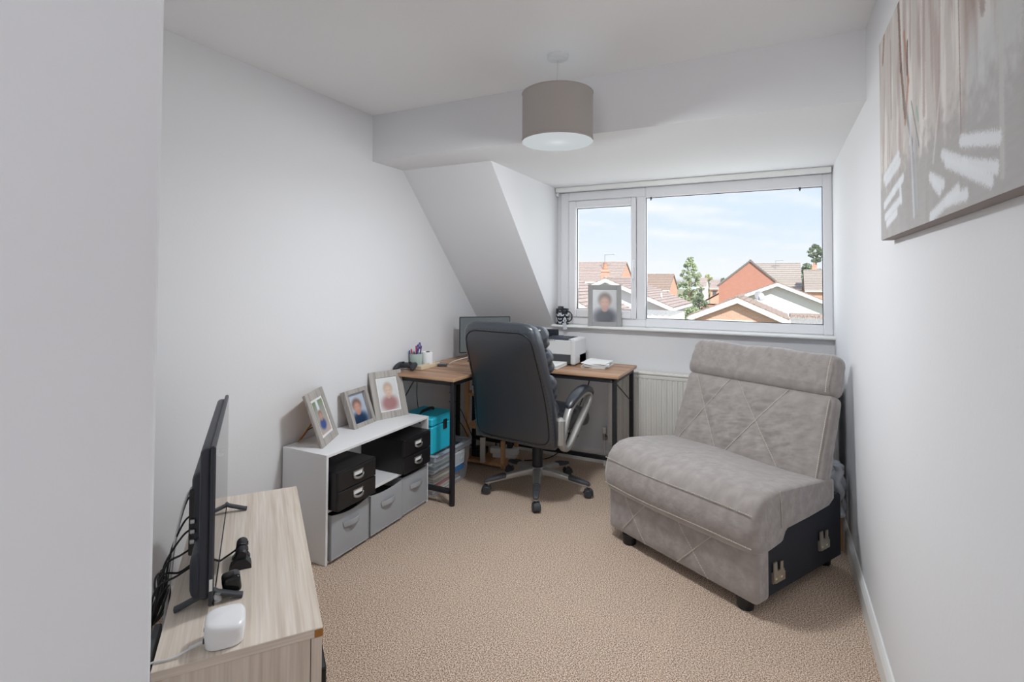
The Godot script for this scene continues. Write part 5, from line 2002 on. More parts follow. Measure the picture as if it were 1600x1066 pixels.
	for q in pens:
		var pn := thing("pen", q[0], "pen", pot_at, 0.0, "pens in the pen pot")
		st = mb()
		var lo: Vector3 = q[2] + Vector3(0, 0.010, 0)
		var hi: Vector3 = q[3]
		tube(st, [lo, lo.lerp(hi, 0.05), hi.lerp(lo, 0.02)], 0.0042, 8)
		obj("barrel", st, mat(q[1], 0.4), pn)
		st = mb()
		tube(st, [hi.lerp(lo, 0.3), hi, hi + (hi - lo).normalized() * 0.003], 0.0050, 8)
		obj("cap", st, mat(q[1].lightened(0.1), 0.35), pn)
	# scissors: two purple finger loops
	var s := thing("scissors", "purple handled scissors standing in the pen pot", "scissors", pot_at)
	for k in 2:
		st = mb()
		var lp := []
		for i in 17:
			var a := TAU * i / 16.0
			lp.append(Vector3(0.020 + k * 0.006 + cos(a) * 0.011 + (k * 0.004), 0.137 + k * 0.014 + sin(a) * 0.020, 0.006 + cos(a) * 0.006 - k * 0.008))
		tube(st, lp, 0.0042, 8)
		tube(st, [Vector3(0.018 + k * 0.006, 0.118 + k * 0.014, 0.008 - k * 0.008), Vector3(0.012, 0.085, 0.006)], 0.0046, 8)
		obj("handle", st, M.purple, s)
	st = mb()
	bar(st, Vector3(0.012, 0.088, 0.006), Vector3(0.004, 0.012, 0.0), 0.010, 0.002)
	obj("blade", st, M.steel, s)
	# white mug behind the pot
	var u := thing("mug", "plain white mug behind the pale green pen pot", "mug", Vector3(-2.205, DY, -3.065))
	st = mb()
	lathe(st, [Vector2(0, 0), Vector2(0.034, 0), Vector2(0.040, 0.004), Vector2(0.0405, 0.096), Vector2(0.039, 0.099), Vector2(0.037, 0.096), Vector2(0.036, 0.01), Vector2(0, 0.01)], 36)
	obj("cup", st, M.white_gloss, u)
	st = mb()
	var hd := []
	for i in 9:
		var a := -PI / 2 + PI * i / 8.0
		hd.append(Vector3(-0.02 - cos(a) * 0.024 - 0.012, 0.05 + sin(a) * 0.026, -0.034))
	tube(st, hd, 0.0045, 8)
	obj("handle", st, M.white_gloss, u)
	st = mb()
	disc(st, Vector3(0.004, 0.0985, 0.0), Vector3(0.05, 1, 0.1), 0.014, 0.003, 14)
	obj("spoon_end", st, M.dark_grey, u)
	# pale wooden block with a slot, near the edge
	var bl := thing("wooden_block", "low pale wooden tray in front of the pen pot", "tray", Vector3(-2.130, DY, -3.005), 0.03)
	st = mb()
	box2(st, Vector3(-0.045, 0, -0.115), Vector3(0.0, 0.005, 0.115), 0.001)
	obj("bottom", st, M.pale_wood, bl)
	for r in [[-0.045, -0.115, -0.039, 0.115], [-0.006, -0.115, 0.0, 0.115], [-0.039, -0.115, -0.006, -0.109], [-0.039, 0.109, -0.006, 0.115]]:
		st = mb()
		box2(st, Vector3(r[0], 0.005, r[1]), Vector3(r[2], 0.025, r[3]), 0.0012)
		obj("side", st, M.pale_wood, bl)
	# game controller resting at the near edge
	var gc := thing("game_controller", "black game controller at the near left corner of the desk", "game controller", Vector3(-2.225, DY, -2.865), 0.28)
	st = mb()
	cushion(st, Vector3(0.105, 0.030, 0.055), 0.014, 4, null, Transform3D(Basis.from_euler(Vector3(0.15, 0, 0)), Vector3(0, 0.030, 0)))
	obj("body", st, M.controller, gc)
	for sg in [-1, 1]:
		st = mb()
		var rg := []
		for q in [[-0.022, 0.034, 0.012], [-0.012, 0.034, 0.018], [0.01, 0.031, 0.0195], [0.035, 0.026, 0.018], [0.058, 0.020, 0.0155], [0.070, 0.017, 0.011], [0.075, 0.016, 0.004]]:
			rg.append(ring(Vector3(sg * (0.052 + q[0] * 0.12), q[1], q[0]), Vector3(q[2], 0, 0), Vector3(0, q[2] * 0.9, 0), 2.2, 16))
		loft(st, rg)
		obj("grip", st, M.controller, gc)
		st = mb()
		lathe(st, [Vector2(0.006, 0), Vector2(0.005, 0.006), Vector2(0.0095, 0.008), Vector2(0.0095, 0.012), Vector2(0, 0.011)], 16, Transform3D(Basis(), Vector3(sg * 0.024, 0.043, 0.014)))
		obj("thumb_stick", st, M.black_plastic, gc)
	# small grey gadget
	var hub := thing("card_reader", "small grey card reader beside the pale wooden tray on the desk", "electronics", Vector3(-2.10, DY, -3.10), 0.5)
	st = mb()
	box2(st, Vector3(-0.034, 0.0, -0.022), Vector3(0.034, 0.016, 0.022), 0.004)
	obj("case", st, M.dark_grey, hub)
	st = mb()
	box2(st, Vector3(-0.03, 0.0155, -0.018), Vector3(0.03, 0.018, 0.018), 0.002)
	obj("cover", st, M.gadget_top, hub)

# ------------------------------------------------------------------ under the desk
func build_under_desk() -> void:
	# clear plastic tub of papers
	var tb := thing("storage_tub", "clear plastic storage tub full of papers under the desk", "storage tub", Vector3(-2.095, 0, -2.992), 0.0)
	var x0 := -0.17
	var x1 := 0.155
	var z0 := -0.235
	var z1 := 0.20
	var h := 0.27
	var f := 0.025   # taper to the foot
	var wall := 0.003
	var st := mb()
	var outer := [Vector3(x0, h, z0), Vector3(x1, h, z0), Vector3(x1, h, z1), Vector3(x0, h, z1)]
	var foot := [Vector3(x0 + f, 0.004, z0 + f), Vector3(x1 - f, 0.004, z0 + f), Vector3(x1 - f, 0.004, z1 - f), Vector3(x0 + f, 0.004, z1 - f)]
	for i in 4:
		var j := (i + 1) % 4
		var o: Vector3 = (outer[i] + outer[j]) * 0.5 - Vector3((x0 + x1) / 2, h, (z0 + z1) / 2)
		var a := mb()
		quad(a, outer[i], outer[j], foot[j], foot[i], o)
		obj("side", a, M.tub, tb)
	quad(st, foot[0], foot[1], foot[2], foot[3], Vector3.DOWN)
	obj("bottom", st, M.tub, tb)
	st = mb()
	for i in 4:
		var j := (i + 1) % 4
		bar(st, outer[i], outer[j], 0.03, 0.012, Vector3.UP, 0.004)
		bar(st, outer[i] - Vector3(0, 0.02, 0), outer[j] - Vector3(0, 0.02, 0), 0.008, 0.03, Vector3.UP, 0.003)
	obj("rim", st, M.tub_rim, tb)
	# product label on the room-facing side
	st = mb()
	var n := Vector3(1, 0.09, 0).normalized()
	var img := Image.create(128, 112, false, Image.FORMAT_RGB8)
	img.fill(Color(0.93, 0.95, 0.97))
	img.fill_rect(Rect2i(0, 78, 128, 34), c8(64, 120, 178))
	for k in 9: img.fill_rect(Rect2i(10, 12 + k * 7, 60 + (k * 37) % 44, 3), c8(150, 164, 180))
	img.fill_rect(Rect2i(70, 50, 46, 22), c8(196, 208, 220))
	var lm := mat(Color.WHITE, 0.4)
	lm.albedo_texture = ImageTexture.create_from_image(img)
	print_quad(st, Vector3(x1 - 0.0045 + 0.002, 0.225, -0.025), Vector3(x1 - 0.0045 + 0.002, 0.225, -0.165), Vector3(x1 - 0.0175 + 0.002, 0.085, -0.165), Vector3(x1 - 0.0175 + 0.002, 0.085, -0.025), n)
	obj("label", st, lm, tb)
	# papers and folders in the tub: each a sheaf of its own
	var cols := [c8(226, 222, 214), c8(206, 190, 164), c8(200, 60, 58), c8(224, 226, 228), c8(170, 150, 120), c8(216, 208, 190), c8(150, 120, 96), c8(218, 220, 224), c8(196, 204, 210), c8(120, 190, 178), c8(228, 228, 226)]
	for k in cols.size():
		st = mb()
		var y := 0.012 + k * 0.0175
		var thick := 0.014
		box(st, Vector3((x0 + x1) / 2 + rng.randf_range(-0.014, 0.014), y, -0.015 + rng.randf_range(-0.02, 0.02)), Vector3(0.23, thick, 0.33), 0.003, Basis(Vector3.UP, rng.randf_range(-0.05, 0.05)) * Basis(Vector3.BACK, rng.randf_range(-0.02, 0.02)))
		var fo := obj("folder", st, mat(cols[k], 0.75), null)
		fo.position = tb.position
		var kind: String = ["off-white", "buff", "red", "white", "tan", "cream", "brown", "pale grey", "bluish grey", "mint green", "white"][k]
		tag(fo, "%s paper folder %s in the clear plastic tub" % [kind, ["lying at the bottom", "second from the bottom", "near the bottom", "just above the red folder", "below the middle", "in the middle", "just above the middle", "in the upper half", "below the mint green one", "near the top", "on the very top"][k]], "folder", "papers in the clear tub")
	# turquoise file case standing on the tub
	var fc := thing("file_case", "bright turquoise file case with a black clasp standing on the clear tub", "file case", Vector3(-2.085, h + 0.006, -2.93), 0.0)
	st = mb()
	box2(st, Vector3(-0.15, 0, -0.135), Vector3(0.115, 0.175, 0.135), 0.008)
	obj("body", st, M.turquoise, fc)
	st = mb()
	box2(st, Vector3(-0.153, 0.178, -0.138), Vector3(0.118, 0.232, 0.138), 0.010)
	obj("lid", st, M.turquoise, fc)
	st = mb()
	box2(st, Vector3(0.115, 0.135, -0.028), Vector3(0.125, 0.200, 0.010), 0.003)
	obj("clasp", st, M.black_plastic, fc)
	st = mb()
	sweep(st, smooth_path([Vector3(-0.02, 0.232, 0.075), Vector3(-0.02, 0.246, 0.06), Vector3(-0.02, 0.250, 0.0), Vector3(-0.02, 0.246, -0.06), Vector3(-0.02, 0.232, -0.075)]), 0.010, 0.004, Vector3.RIGHT, 3.0, 10)
	obj("handle", st, M.black_plastic, fc)
	st = mb()
	box2(st, Vector3(0.1145, 0.02, -0.125), Vector3(0.1165, 0.062, -0.075))
	obj("label", st, M.paper, fc)
	# pine rack in the corner, holding the electrics
	var r := thing("pine_rack", "small open pine shelf rack under the desk in the corner", "shelving", Vector3.ZERO)
	var rx0 := -2.245
	var rx1 := -1.81
	var rz0 := -3.70
	var rz1 := -3.455
	for c in [[rx0, rz1], [rx0, rz0], [rx1, rz1 - 0.02], [rx1, rz0]]:
		st = mb()
		var hh := 0.67 if c[0] == rx0 else 0.16
		if c[0] == rx0:
			box2(st, Vector3(-2.125, 0, c[1] - 0.014), Vector3(-2.095, 0.69, c[1] + 0.014), 0.002)
		else:
			box2(st, Vector3(c[0] - 0.014, 0, c[1] - 0.014), Vector3(c[0] + 0.014, 0.205, c[1] + 0.014), 0.002)
		obj("post", st, M.pine, r)
	for q in [[0.022, -2.13, rx1 + 0.012], [0.275, -2.13, rx1 - 0.06], [0.52, -2.13, rx1 - 0.06]]:
		st = mb()
		box2(st, Vector3(q[1], q[0], rz0 - 0.012), Vector3(q[2], q[0] + 0.02, rz1 + 0.012), 0.002)
		obj("shelf", st, M.pine, r)
	# console on edge, power strip with plugs, boxes
	var cs := thing("external_drive", "slim silver and black drive standing on edge on the bottom of the pine rack", "electronics", Vector3(-1.995, 0.042, -3.50), 0.5)
	st = mb()
	box2(st, Vector3(-0.02, 0.0, -0.09), Vector3(0.02, 0.185, 0.09), 0.004)
	obj("case", st, M.dark_grey, cs)
	st = mb()
	box2(st, Vector3(-0.021, -0.0, 0.088), Vector3(0.021, 0.186, 0.094), 0.003)
	obj("front", st, M.silver, cs)
	var ps := thing("power_strip", "white power strip with black plugs on the bottom of the pine rack", "power strip", Vector3(-1.850, 0.0425, -3.600), 0.25)
	st = mb()
	box2(st, Vector3(-0.12, 0.03, -0.03), Vector3(0.10, 0.075, 0.03), 0.006)
	box2(st, Vector3(-0.10, 0.0, -0.025), Vector3(0.08, 0.031, 0.025), 0.003)
	obj("body", st, M.white_plastic, ps)
	for k in 2:
		var pg := thing("plug", "black mains plug in the white power strip, %s" % ["nearer the silver drive", "nearer the chair"][k], "plug", ps.position, 0.25, "plugs in the power strip")
		st = mb()
		cushion(st, Vector3(0.046, 0.046, 0.044), 0.012, 3, null, Transform3D(Basis(), Vector3(-0.025 + k * 0.058, 0.0985, 0.0)))
		obj("plug_body", st, M.black_plastic, pg)
		st = mb()
		tube(st, smooth_path([Vector3(-0.025 + k * 0.058, 0.12, 0.0), Vector3(-0.03 + k * 0.055, 0.145, -0.01), Vector3(-0.06 + k * 0.04, 0.15, -0.04), Vector3(-0.09, 0.10, -0.06), Vector3(-0.09, 0.02, -0.06)]), 0.004, 8)
		obj("lead", st, M.cable_black, pg)
	var wb := thing("paper_box", "white box of envelopes on the upper shelf of the pine rack", "box", Vector3(-2.0, 0.5405, -3.52), 0.2)
	st = mb()
	box2(st, Vector3(-0.075, 0.0, -0.06), Vector3(0.075, 0.05, 0.06), 0.003)
	obj("box", st, M.white_plastic, wb)
	st = mb()
	box2(st, Vector3(-0.077, 0.042, -0.062), Vector3(0.077, 0.056, 0.062), 0.003)
	obj("lid", st, M.paper, wb)
	var rt := thing("modem", "black modem lying on the bottom shelf of the pine rack behind the tub", "electronics", Vector3(-2.06, 0.0425, -3.57), 0.2)
	st = mb()
	cushion(st, Vector3(0.10, 0.05, 0.14), 0.012, 3, null, Transform3D(Basis(), Vector3(0, 0.026, 0)))
	obj("case", st, M.black_plastic, rt)
	st = mb()
	for k in 6: box2(st, Vector3(-0.035 + k * 0.012, 0.050, -0.05), Vector3(-0.030 + k * 0.012, 0.053, 0.05))
	obj("vent", st, M.black_gloss, rt)

# ------------------------------------------------------------------ on the sill
func build_sill_items() -> void:
	var m := thing("mug", "black mug with a white pattern at the left end of the window sill", "mug", Vector3(-1.520, SILL, -3.935), 0.0)
	var st := mb()
	# printed wall: loops of white on black
	var im := Image.create(256, 96, false, Image.FORMAT_RGB8)
	var n := noise(0.028, 2, 91)
	for y in 96:
		for x in 256:
			var a := n.get_noise_2d(absf(fmod(x, 64.0) - 32.0) * 2.0, y * 1.6)
			var v := smoothstep(0.10, 0.22, a) * smoothstep(4.0, 12.0, float(y)) * smoothstep(92.0, 84.0, float(y))
			im.set_pixel(x, y, c8(30, 33, 42).lerp(c8(214, 216, 222), v))
	im.generate_mipmaps()
	var pm := mat(Color.WHITE, 0.2)
	pm.albedo_texture = ImageTexture.create_from_image(im)
	var rows := []
	for q in [[0.0, 0.004], [0.0, 0.030], [0.0, 0.070], [0.0, 0.102]]:
		rows.append(q[1])
	var R := 0.043
	var seg := 40
	for i in rows.size() - 1:
		for k in seg:
			var t0 := TAU * k / seg
			var t1 := TAU * (k + 1) / seg
			var P := [Vector3(cos(t0) * R, rows[i], sin(t0) * R), Vector3(cos(t1) * R, rows[i], sin(t1) * R), Vector3(cos(t1) * R, rows[i + 1], sin(t1) * R), Vector3(cos(t0) * R, rows[i + 1], sin(t0) * R)]
			var U := [Vector2(float(k) / seg, 1.0 - rows[i] / 0.104), Vector2(float(k + 1) / seg, 1.0 - rows[i] / 0.104), Vector2(float(k + 1) / seg, 1.0 - rows[i + 1] / 0.104), Vector2(float(k) / seg, 1.0 - rows[i + 1] / 0.104)]
			for tr in [[0, 2, 1], [0, 3, 2]]:
				var face: Vector3 = (P[tr[0]] - P[tr[2]]).cross(P[tr[0]] - P[tr[1]])
				var od: Array = tr if face.dot(P[0] * Vector3(1, 0, 1)) >= 0 else [tr[0], tr[2], tr[1]]
				for j in od:
					st.set_normal((P[j] * Vector3(1, 0, 1)).normalized()); st.set_uv(U[j]); st.add_vertex(P[j])
	obj("cup", st, pm, m)
	st = mb()
	lathe(st, [Vector2(0, 0), Vector2(0.040, 0.0), Vector2(0.043, 0.004)], seg)
	lathe(st, [Vector2(0.043, 0.102), Vector2(0.042, 0.105), Vector2(0.039, 0.103), Vector2(0.038, 0.01), Vector2(0, 0.01)], seg)
	obj("rim", st, M.black_gloss, m)
	st = mb()
	var hd := []
	for i in 13:
		var a := -PI / 2 + PI * i / 12.0
		hd.append(Vector3(0.041 + cos(a) * 0.032, 0.054 + sin(a) * 0.034, 0.012))
	sweep(st, hd, 0.004, 0.006, Vector3.BACK, 2.5, 10)
	obj("handle", st, M.mug_handle, m)
	m.scale = Vector3.ONE * 1.2
	# crumpled dark sachet poking from the mug
	var s := thing("sachet", "crumpled dark sachet poking out of the black mug", "packet", m.position)
	s.scale = Vector3.ONE * 1.2
	st = mb()
	var g := []
	for i in 6:
		var row := []
		for j in 5:
			row.append(Vector3(-0.03 + j * 0.010, 0.035 + i * 0.017, 0.0 + 0.008 * sin(i * 1.9 + j * 1.3)))
		g.append(row)
	grid_patch(st, g, Vector3.BACK)
	var g2 := []
	for row in g:
		var r2 := []
		for q in row: r2.append(q - Vector3(0, 0, 0.004))
		g2.append(r2)
	grid_patch(st, g2, Vector3.FORWARD)
	obj("wrapper", st, M.dark_grey, s)
	# gift tag hanging over the sill edge
	var tg := obj("gift_tag", mb_tag(), M.clear_white, null)
	tag(tg, "small translucent tag hanging over the sill edge beside the black mug", "tag")
	photo_frame("dark grey photo frame with a child's portrait on the window sill", Vector3(-1.165, SILL, -3.912), 0.30, 0.22, 0.255, 0.325, 0.036, 0.014, M.grey_dark_wood, 0.0,
		photo_tex(c8(206, 206, 206), c8(186, 188, 192), c8(120, 106, 98), c8(198, 158, 142), c8(52, 56, 66), Vector2(0.5, 0.48), 0.28), false)

func mb_tag() -> SurfaceTool:
	var st := mb()
	box(st, Vector3(-1.475, SILL - 0.008, -3.872), Vector3(0.032, 0.05, 0.0012), 0.0, Basis.from_euler(Vector3(0.05, 0.1, 0.15)))
	tube(st, smooth_path([Vector3(-1.475, SILL + 0.012, -3.873), Vector3(-1.476, SILL + 0.006, -3.885), Vector3(-1.480, SILL + 0.003, -3.90)]), 0.0012, 5)
	return st

# ------------------------------------------------------------------ lamp and picture
func build_pendant() -> void:
	var at := Vector3(-0.896, YC, -2.25)
	var t := thing("pendant_lamp", "grey linen drum pendant shade hanging from a white ceiling rose", "lamp", at)
	var st := mb()
	lathe(st, [Vector2(0.0, -0.026), Vector2(0.014, -0.026), Vector2(0.030, -0.024), Vector2(0.046, -0.018), Vector2(0.049, -0.012), Vector2(0.050, 0.0), Vector2(0, 0)], 32)
	obj("ceiling_rose", st, M.white_plastic, t)
	st = mb()
	tube(st, [Vector3(0, -0.02, 0), Vector3(0, -0.26, 0)], 0.003, 8)
	obj("flex", st, M.white_plastic, t)
	st = mb()
	lathe(st, [Vector2(0, -0.33), Vector2(0.018, -0.33), Vector2(0.020, -0.29), Vector2(0.014, -0.26), Vector2(0, -0.255)], 20)
	obj("lamp_holder", st, M.white_plastic, t)
	var y1 := -0.179
	var y0 := -0.405
	var R := 0.163
	st = mb()
	lathe(st, [Vector2(R, y0), Vector2(R, y1)], 64)
	lathe(st, [Vector2(R - 0.0045, y0), Vector2(R, y0)], 64)
	lathe(st, [Vector2(R, y1), Vector2(R - 0.0045, y1)], 64)
	var sh := obj("shade", st, M.linen, t)
	st = mb()
	lathe(st, [Vector2(R - 0.0015, y1), Vector2(R - 0.0015, y0)], 64)
	obj("lining", st, M.shade_in, sh)
	st = mb()
	for y in [y0 + 0.010, y1 - 0.003]:
		var rg := []
		for i in 49: rg.append(Vector3(cos(TAU * i / 48.0) * (R + 0.0004), y, sin(TAU * i / 48.0) * (R + 0.0004)))
		tube(st, rg, 0.0022, 6)
	obj("rim", st, M.linen, sh)
	st = mb()
	for k in 3:
		var a := TAU * k / 3.0 + 0.3
		tube(st, [Vector3(cos(a) * 0.02, y1 - 0.095, sin(a) * 0.02), Vector3(cos(a) * (R - 0.004), y1 - 0.004, sin(a) * (R - 0.004))], 0.002, 6)
	obj("spider", st, M.white_plastic, sh)
	# diffuser disc across the bottom, its glow put into the material
	st = mb()
	disc(st, Vector3(0, y0 - 0.0010, 0), Vector3.UP, R + 0.0004, 0.0018, 64)
	obj("diffuser", st, M.diffuser, t)
	# fill lights added just under the pendant, which itself looks unlit
	var l := OmniLight3D.new()
	l.name = "added_fill_light"
	l.light_size = 0.03
	l.light_energy = PENDANT_FILL_ENERGY
	l.light_color = Color(0.965, 0.985, 1.0)
	l.shadow_enabled = true
	l.omni_range = 12.0
	l.omni_attenuation = 2.0
	l.position = Vector3(0, y0 - 0.036, 0)
	t.add_child(l)
	var dl := AreaLight3D.new()
	dl.name = "added_fill_downlight"
	dl.area_size = Vector2(0.28, 0.28)
	dl.light_energy = PENDANT_FILL_DOWN_ENERGY
	dl.light_color = l.light_color
	dl.shadow_enabled = true
	dl.area_range = 12.0
	dl.area_attenuation = 2.0
	dl.rotation.x = -PI / 2
	dl.position = Vector3(0, y0 - 0.006, 0)
	t.add_child(dl)

func canvas_tex() -> ImageTexture:
	var W := 512
	var H := 272
	var im := Image.create(W, H, false, Image.FORMAT_RGB8)
	var n1 := noise(0.012, 4, 5)
	var n2 := noise(0.02, 4, 6)
	var n3 := noise(0.05, 3, 8)
	# drawn-down washes: pale above, warm browns at the right, cool grey wet ground
	for y in H:
		for x in W:
			var u := x / float(W)
			var v := y / float(H)
			var a := n1.get_noise_2d(x * 2.2, y * 0.35)
			var b := n2.get_noise_2d(x * 1.6, y * 0.22 + 90.0)
			var c := c8(204, 196, 190)
			c = c.lerp(c8(226, 220, 214), smoothstep(0.0, 0.4, a))
			c = c.lerp(c8(176, 156, 148), smoothstep(0.1, 0.5, b) * 0.7)
			var brown := smoothstep(0.66, 0.74, u) * smoothstep(0.60, 0.30, v - 0.12 * b) 
			c = c.lerp(c8(150, 124, 112), brown * 0.85)
			var mist := smoothstep(0.68, 0.74, u) * smoothstep(0.40, 0.62, v)
			c = c.lerp(c8(190, 192, 192), mist * 0.7)
			var ground := smoothstep(0.62, 0.78, v + 0.10 * n3.get_noise_2d(x, y))
			c = c.lerp(c8(168, 164, 162), ground * 0.85)
			c = c.lightened(0.05 * n3.get_noise_2d(x * 0.5, y * 3.0) + 0.02)
			im.set_pixel(x, y, c)
	# strokes: points along the canvas (0..1), width, colour, strength
	var strokes := [
		[[0.245, 0.0, 0.265, 0.30, 0.30, 0.52], 0.020, c8(112, 82, 68), 0.85], [[0.30, 0.18, 0.335, 0.40, 0.30, 0.55], 0.016, c8(178, 122, 96), 0.8], [[0.33, 0.24, 0.325, 0.36], 0.012, c8(70, 62, 62), 0.8],
		[[0.07, 0.0, 0.05, 0.12], 0.018, c8(150, 110, 84), 0.8], [[0.15, 0.10, 0.15, 0.45], 0.014, c8(170, 146, 140), 0.6], [[0.47, 0.10, 0.46, 0.6], 0.018, c8(164, 140, 132), 0.6], [[0.58, 0.15, 0.56, 0.7], 0.012, c8(168, 148, 142), 0.5],
		[[0.29, 0.45, 0.36, 0.66, 0.36, 0.80], 0.016, c8(136, 134, 134), 0.7], [[0.36, 0.50, 0.42, 0.70], 0.007, c8(120, 134, 130), 0.8], [[0.405, 0.55, 0.415, 0.60], 0.010, c8(132, 176, 160), 0.7],
		[[0.345, 0.55, 0.37, 0.95], 0.014, c8(214, 220, 228), 0.85], [[0.385, 0.66, 0.40, 0.93], 0.010, c8(176, 186, 198), 0.8], [[0.60, 0.45, 0.52, 0.80], 0.010, c8(214, 212, 212), 0.7],
		[[0.10, 0.42, 0.06, 0.62], 0.008, c8(224, 222, 220), 0.8], [[0.17, 0.46, 0.13, 0.66], 0.008, c8(220, 218, 216), 0.7], [[0.675, 0.10, 0.68, 0.80], 0.006, c8(150, 130, 122), 0.8],
		[[0.845, 0.0, 0.84, 0.95], 0.016, c8(196, 196, 192), 0.8], [[0.93, 0.2, 0.92, 0.9], 0.03, c8(170, 160, 154), 0.6], [[0.76, 0.25, 0.78, 0.5], 0.02, c8(128, 106, 98), 0.6]]
	for s in strokes: paint(im, s[0], s[1] * 1.7, s[2], s[3] * 0.9)
	var white := c8(232, 235, 238)
	for s in [[0.05, 0.70, 0.23, 0.655], [0.07, 0.73, 0.24, 0.69], [0.05, 0.835, 0.18, 0.795], [0.16, 0.80, 0.27, 0.77], [0.24, 0.79, 0.25, 0.86], [0.06, 0.895, 0.24, 0.855], [0.08, 0.93, 0.20, 0.90], [0.58, 0.80, 0.70, 0.875], [0.60, 0.83, 0.80, 0.955], [0.69, 0.87, 0.82, 0.93], [0.50, 0.845, 0.58, 0.895], [0.52, 0.87, 0.56, 0.91], [0.50, 0.985, 0.66, 0.935], [0.60, 0.955, 0.70, 0.96], [0.68, 0.80, 0.83, 0.86]]:
		paint(im, s, 0.034, white, 0.9)
	im.generate_mipmaps()
	return ImageTexture.create_from_image(im)

func paint(im: Image, pts: Array, width: float, col: Color, strength: float) -> void:
	# one brush stroke, its ends ragged
	var W := im.get_width()
	var H := im.get_height()
	var r := RandomNumberGenerator.new()
	r.seed = int(pts[0] * 1000.0) + int(pts[1] * 7000.0)
	var k := 0
	while k + 3 < pts.size():
		var a := Vector2(pts[k] * W, pts[k + 1] * H)
		var b := Vector2(pts[k + 2] * W, pts[k + 3] * H)
		var hw := width * W * 0.5
		var lo := a.min(b) - Vector2(hw, hw)
		var hi := a.max(b) + Vector2(hw, hw)
		for y in range(maxi(0, int(lo.y)), mini(H, int(hi.y) + 1)):
			for x in range(maxi(0, int(lo.x)), mini(W, int(hi.x) + 1)):
				var q := Vector2(x, y)
				var d := q.distance_to(Geometry2D.get_closest_point_to_segment(q, a, b))
				var f := smoothstep(hw, hw * 0.55, d + r.randf_range(0.0, hw * 0.35)) * strength
				if f > 0.0: im.set_pixel(x, y, im.get_pixel(x, y).lerp(col, f))
		k += 2

func build_canvas() -> void:
	var z0 := -2.045   # far edge, left as seen
	var z1 := -0.845
	var y0 := 1.534
	var y1 := 2.172
	var xf := XR - 0.034
	var t := thing("canvas_painting", "large abstract canvas in greys, browns and white strokes on the right wall", "painting", Vector3(0, 0, 0))
	var st := mb()
	box2(st, Vector3(xf + 0.0005, y0, z0), Vector3(XR - 0.001, y1, z1), 0.002)
	obj("stretcher", st, M.canvas_edge, t)
	st = mb()
	print_quad(st, Vector3(xf, y1 - 0.001, z0 + 0.001), Vector3(xf, y1 - 0.001, z1 - 0.001), Vector3(xf, y0 + 0.001, z1 - 0.001), Vector3(xf, y0 + 0.001, z0 + 0.001), Vector3.LEFT)
	var pm := mat(Color.WHITE, 0.7)
	pm.albedo_texture = canvas_tex()
	obj("painted_face", st, pm, t)

# ------------------------------------------------------------------ odds and ends
func build_corner_items() -> void:
	# folded dark board leaning in the corner behind the recliner
	var t := thing("folded_board", "dark blue folded board standing behind the recliner against the window wall", "board", Vector3(0.262, 0, -3.60), 0.0)
	var st := mb()
	box(st, Vector3(0, 0.46, 0.0), Vector3(0.03, 0.92, 0.36), 0.006, Basis.from_euler(Vector3(0, 0, -0.03)))
	obj("panel", st, M.board_blue, t)
	st = mb()
	for z in [-0.12, 0.12]: box(st, Vector3(-0.020, 0.46, z), Vector3(0.008, 0.86, 0.02), 0.002, Basis.from_euler(Vector3(0, 0, -0.03)))
	obj("batten", st, M.frame_black, t)
	# clear plastic wrap bundle beside it
	t = thing("plastic_wrap", "crinkled clear plastic wrapping stuffed between the recliner and the right wall", "plastic wrapping", Vector3(0.292, 0.0, -3.28), 0.0)
	st = mb()
	var cr := func(p: Vector3) -> Vector3:
		p.x += 0.010 * sin(p.y * 55.0 + p.z * 40.0) + 0.006 * sin(p.z * 90.0)
		p.z += 0.012 * sin(p.y * 38.0 + 1.0)
		p *= 1.0 - 0.25 * smoothstep(0.0, 0.16, p.y)
		return p
	cushion(st, Vector3(0.05, 0.30, 0.15), 0.022, 14, cr, Transform3D(Basis(), Vector3(0, 0.33, 0)))
	obj("wrap", st, M.crinkle, t)
	st = mb()
	box2(st, Vector3(-0.012, 0.0, -0.04), Vector3(0.018, 0.30, 0.04), 0.004)
	obj("card_core", st, M.mdf, t)

func cable(label: String, pts: Array, r: float, m: Material, group := "", name_ := "cable") -> void:
	var st := mb()
	tube(st, smooth_path(pts, 7), r, 7)
	var o := obj(name_, st, m)
	tag(o, label, "cable", group)

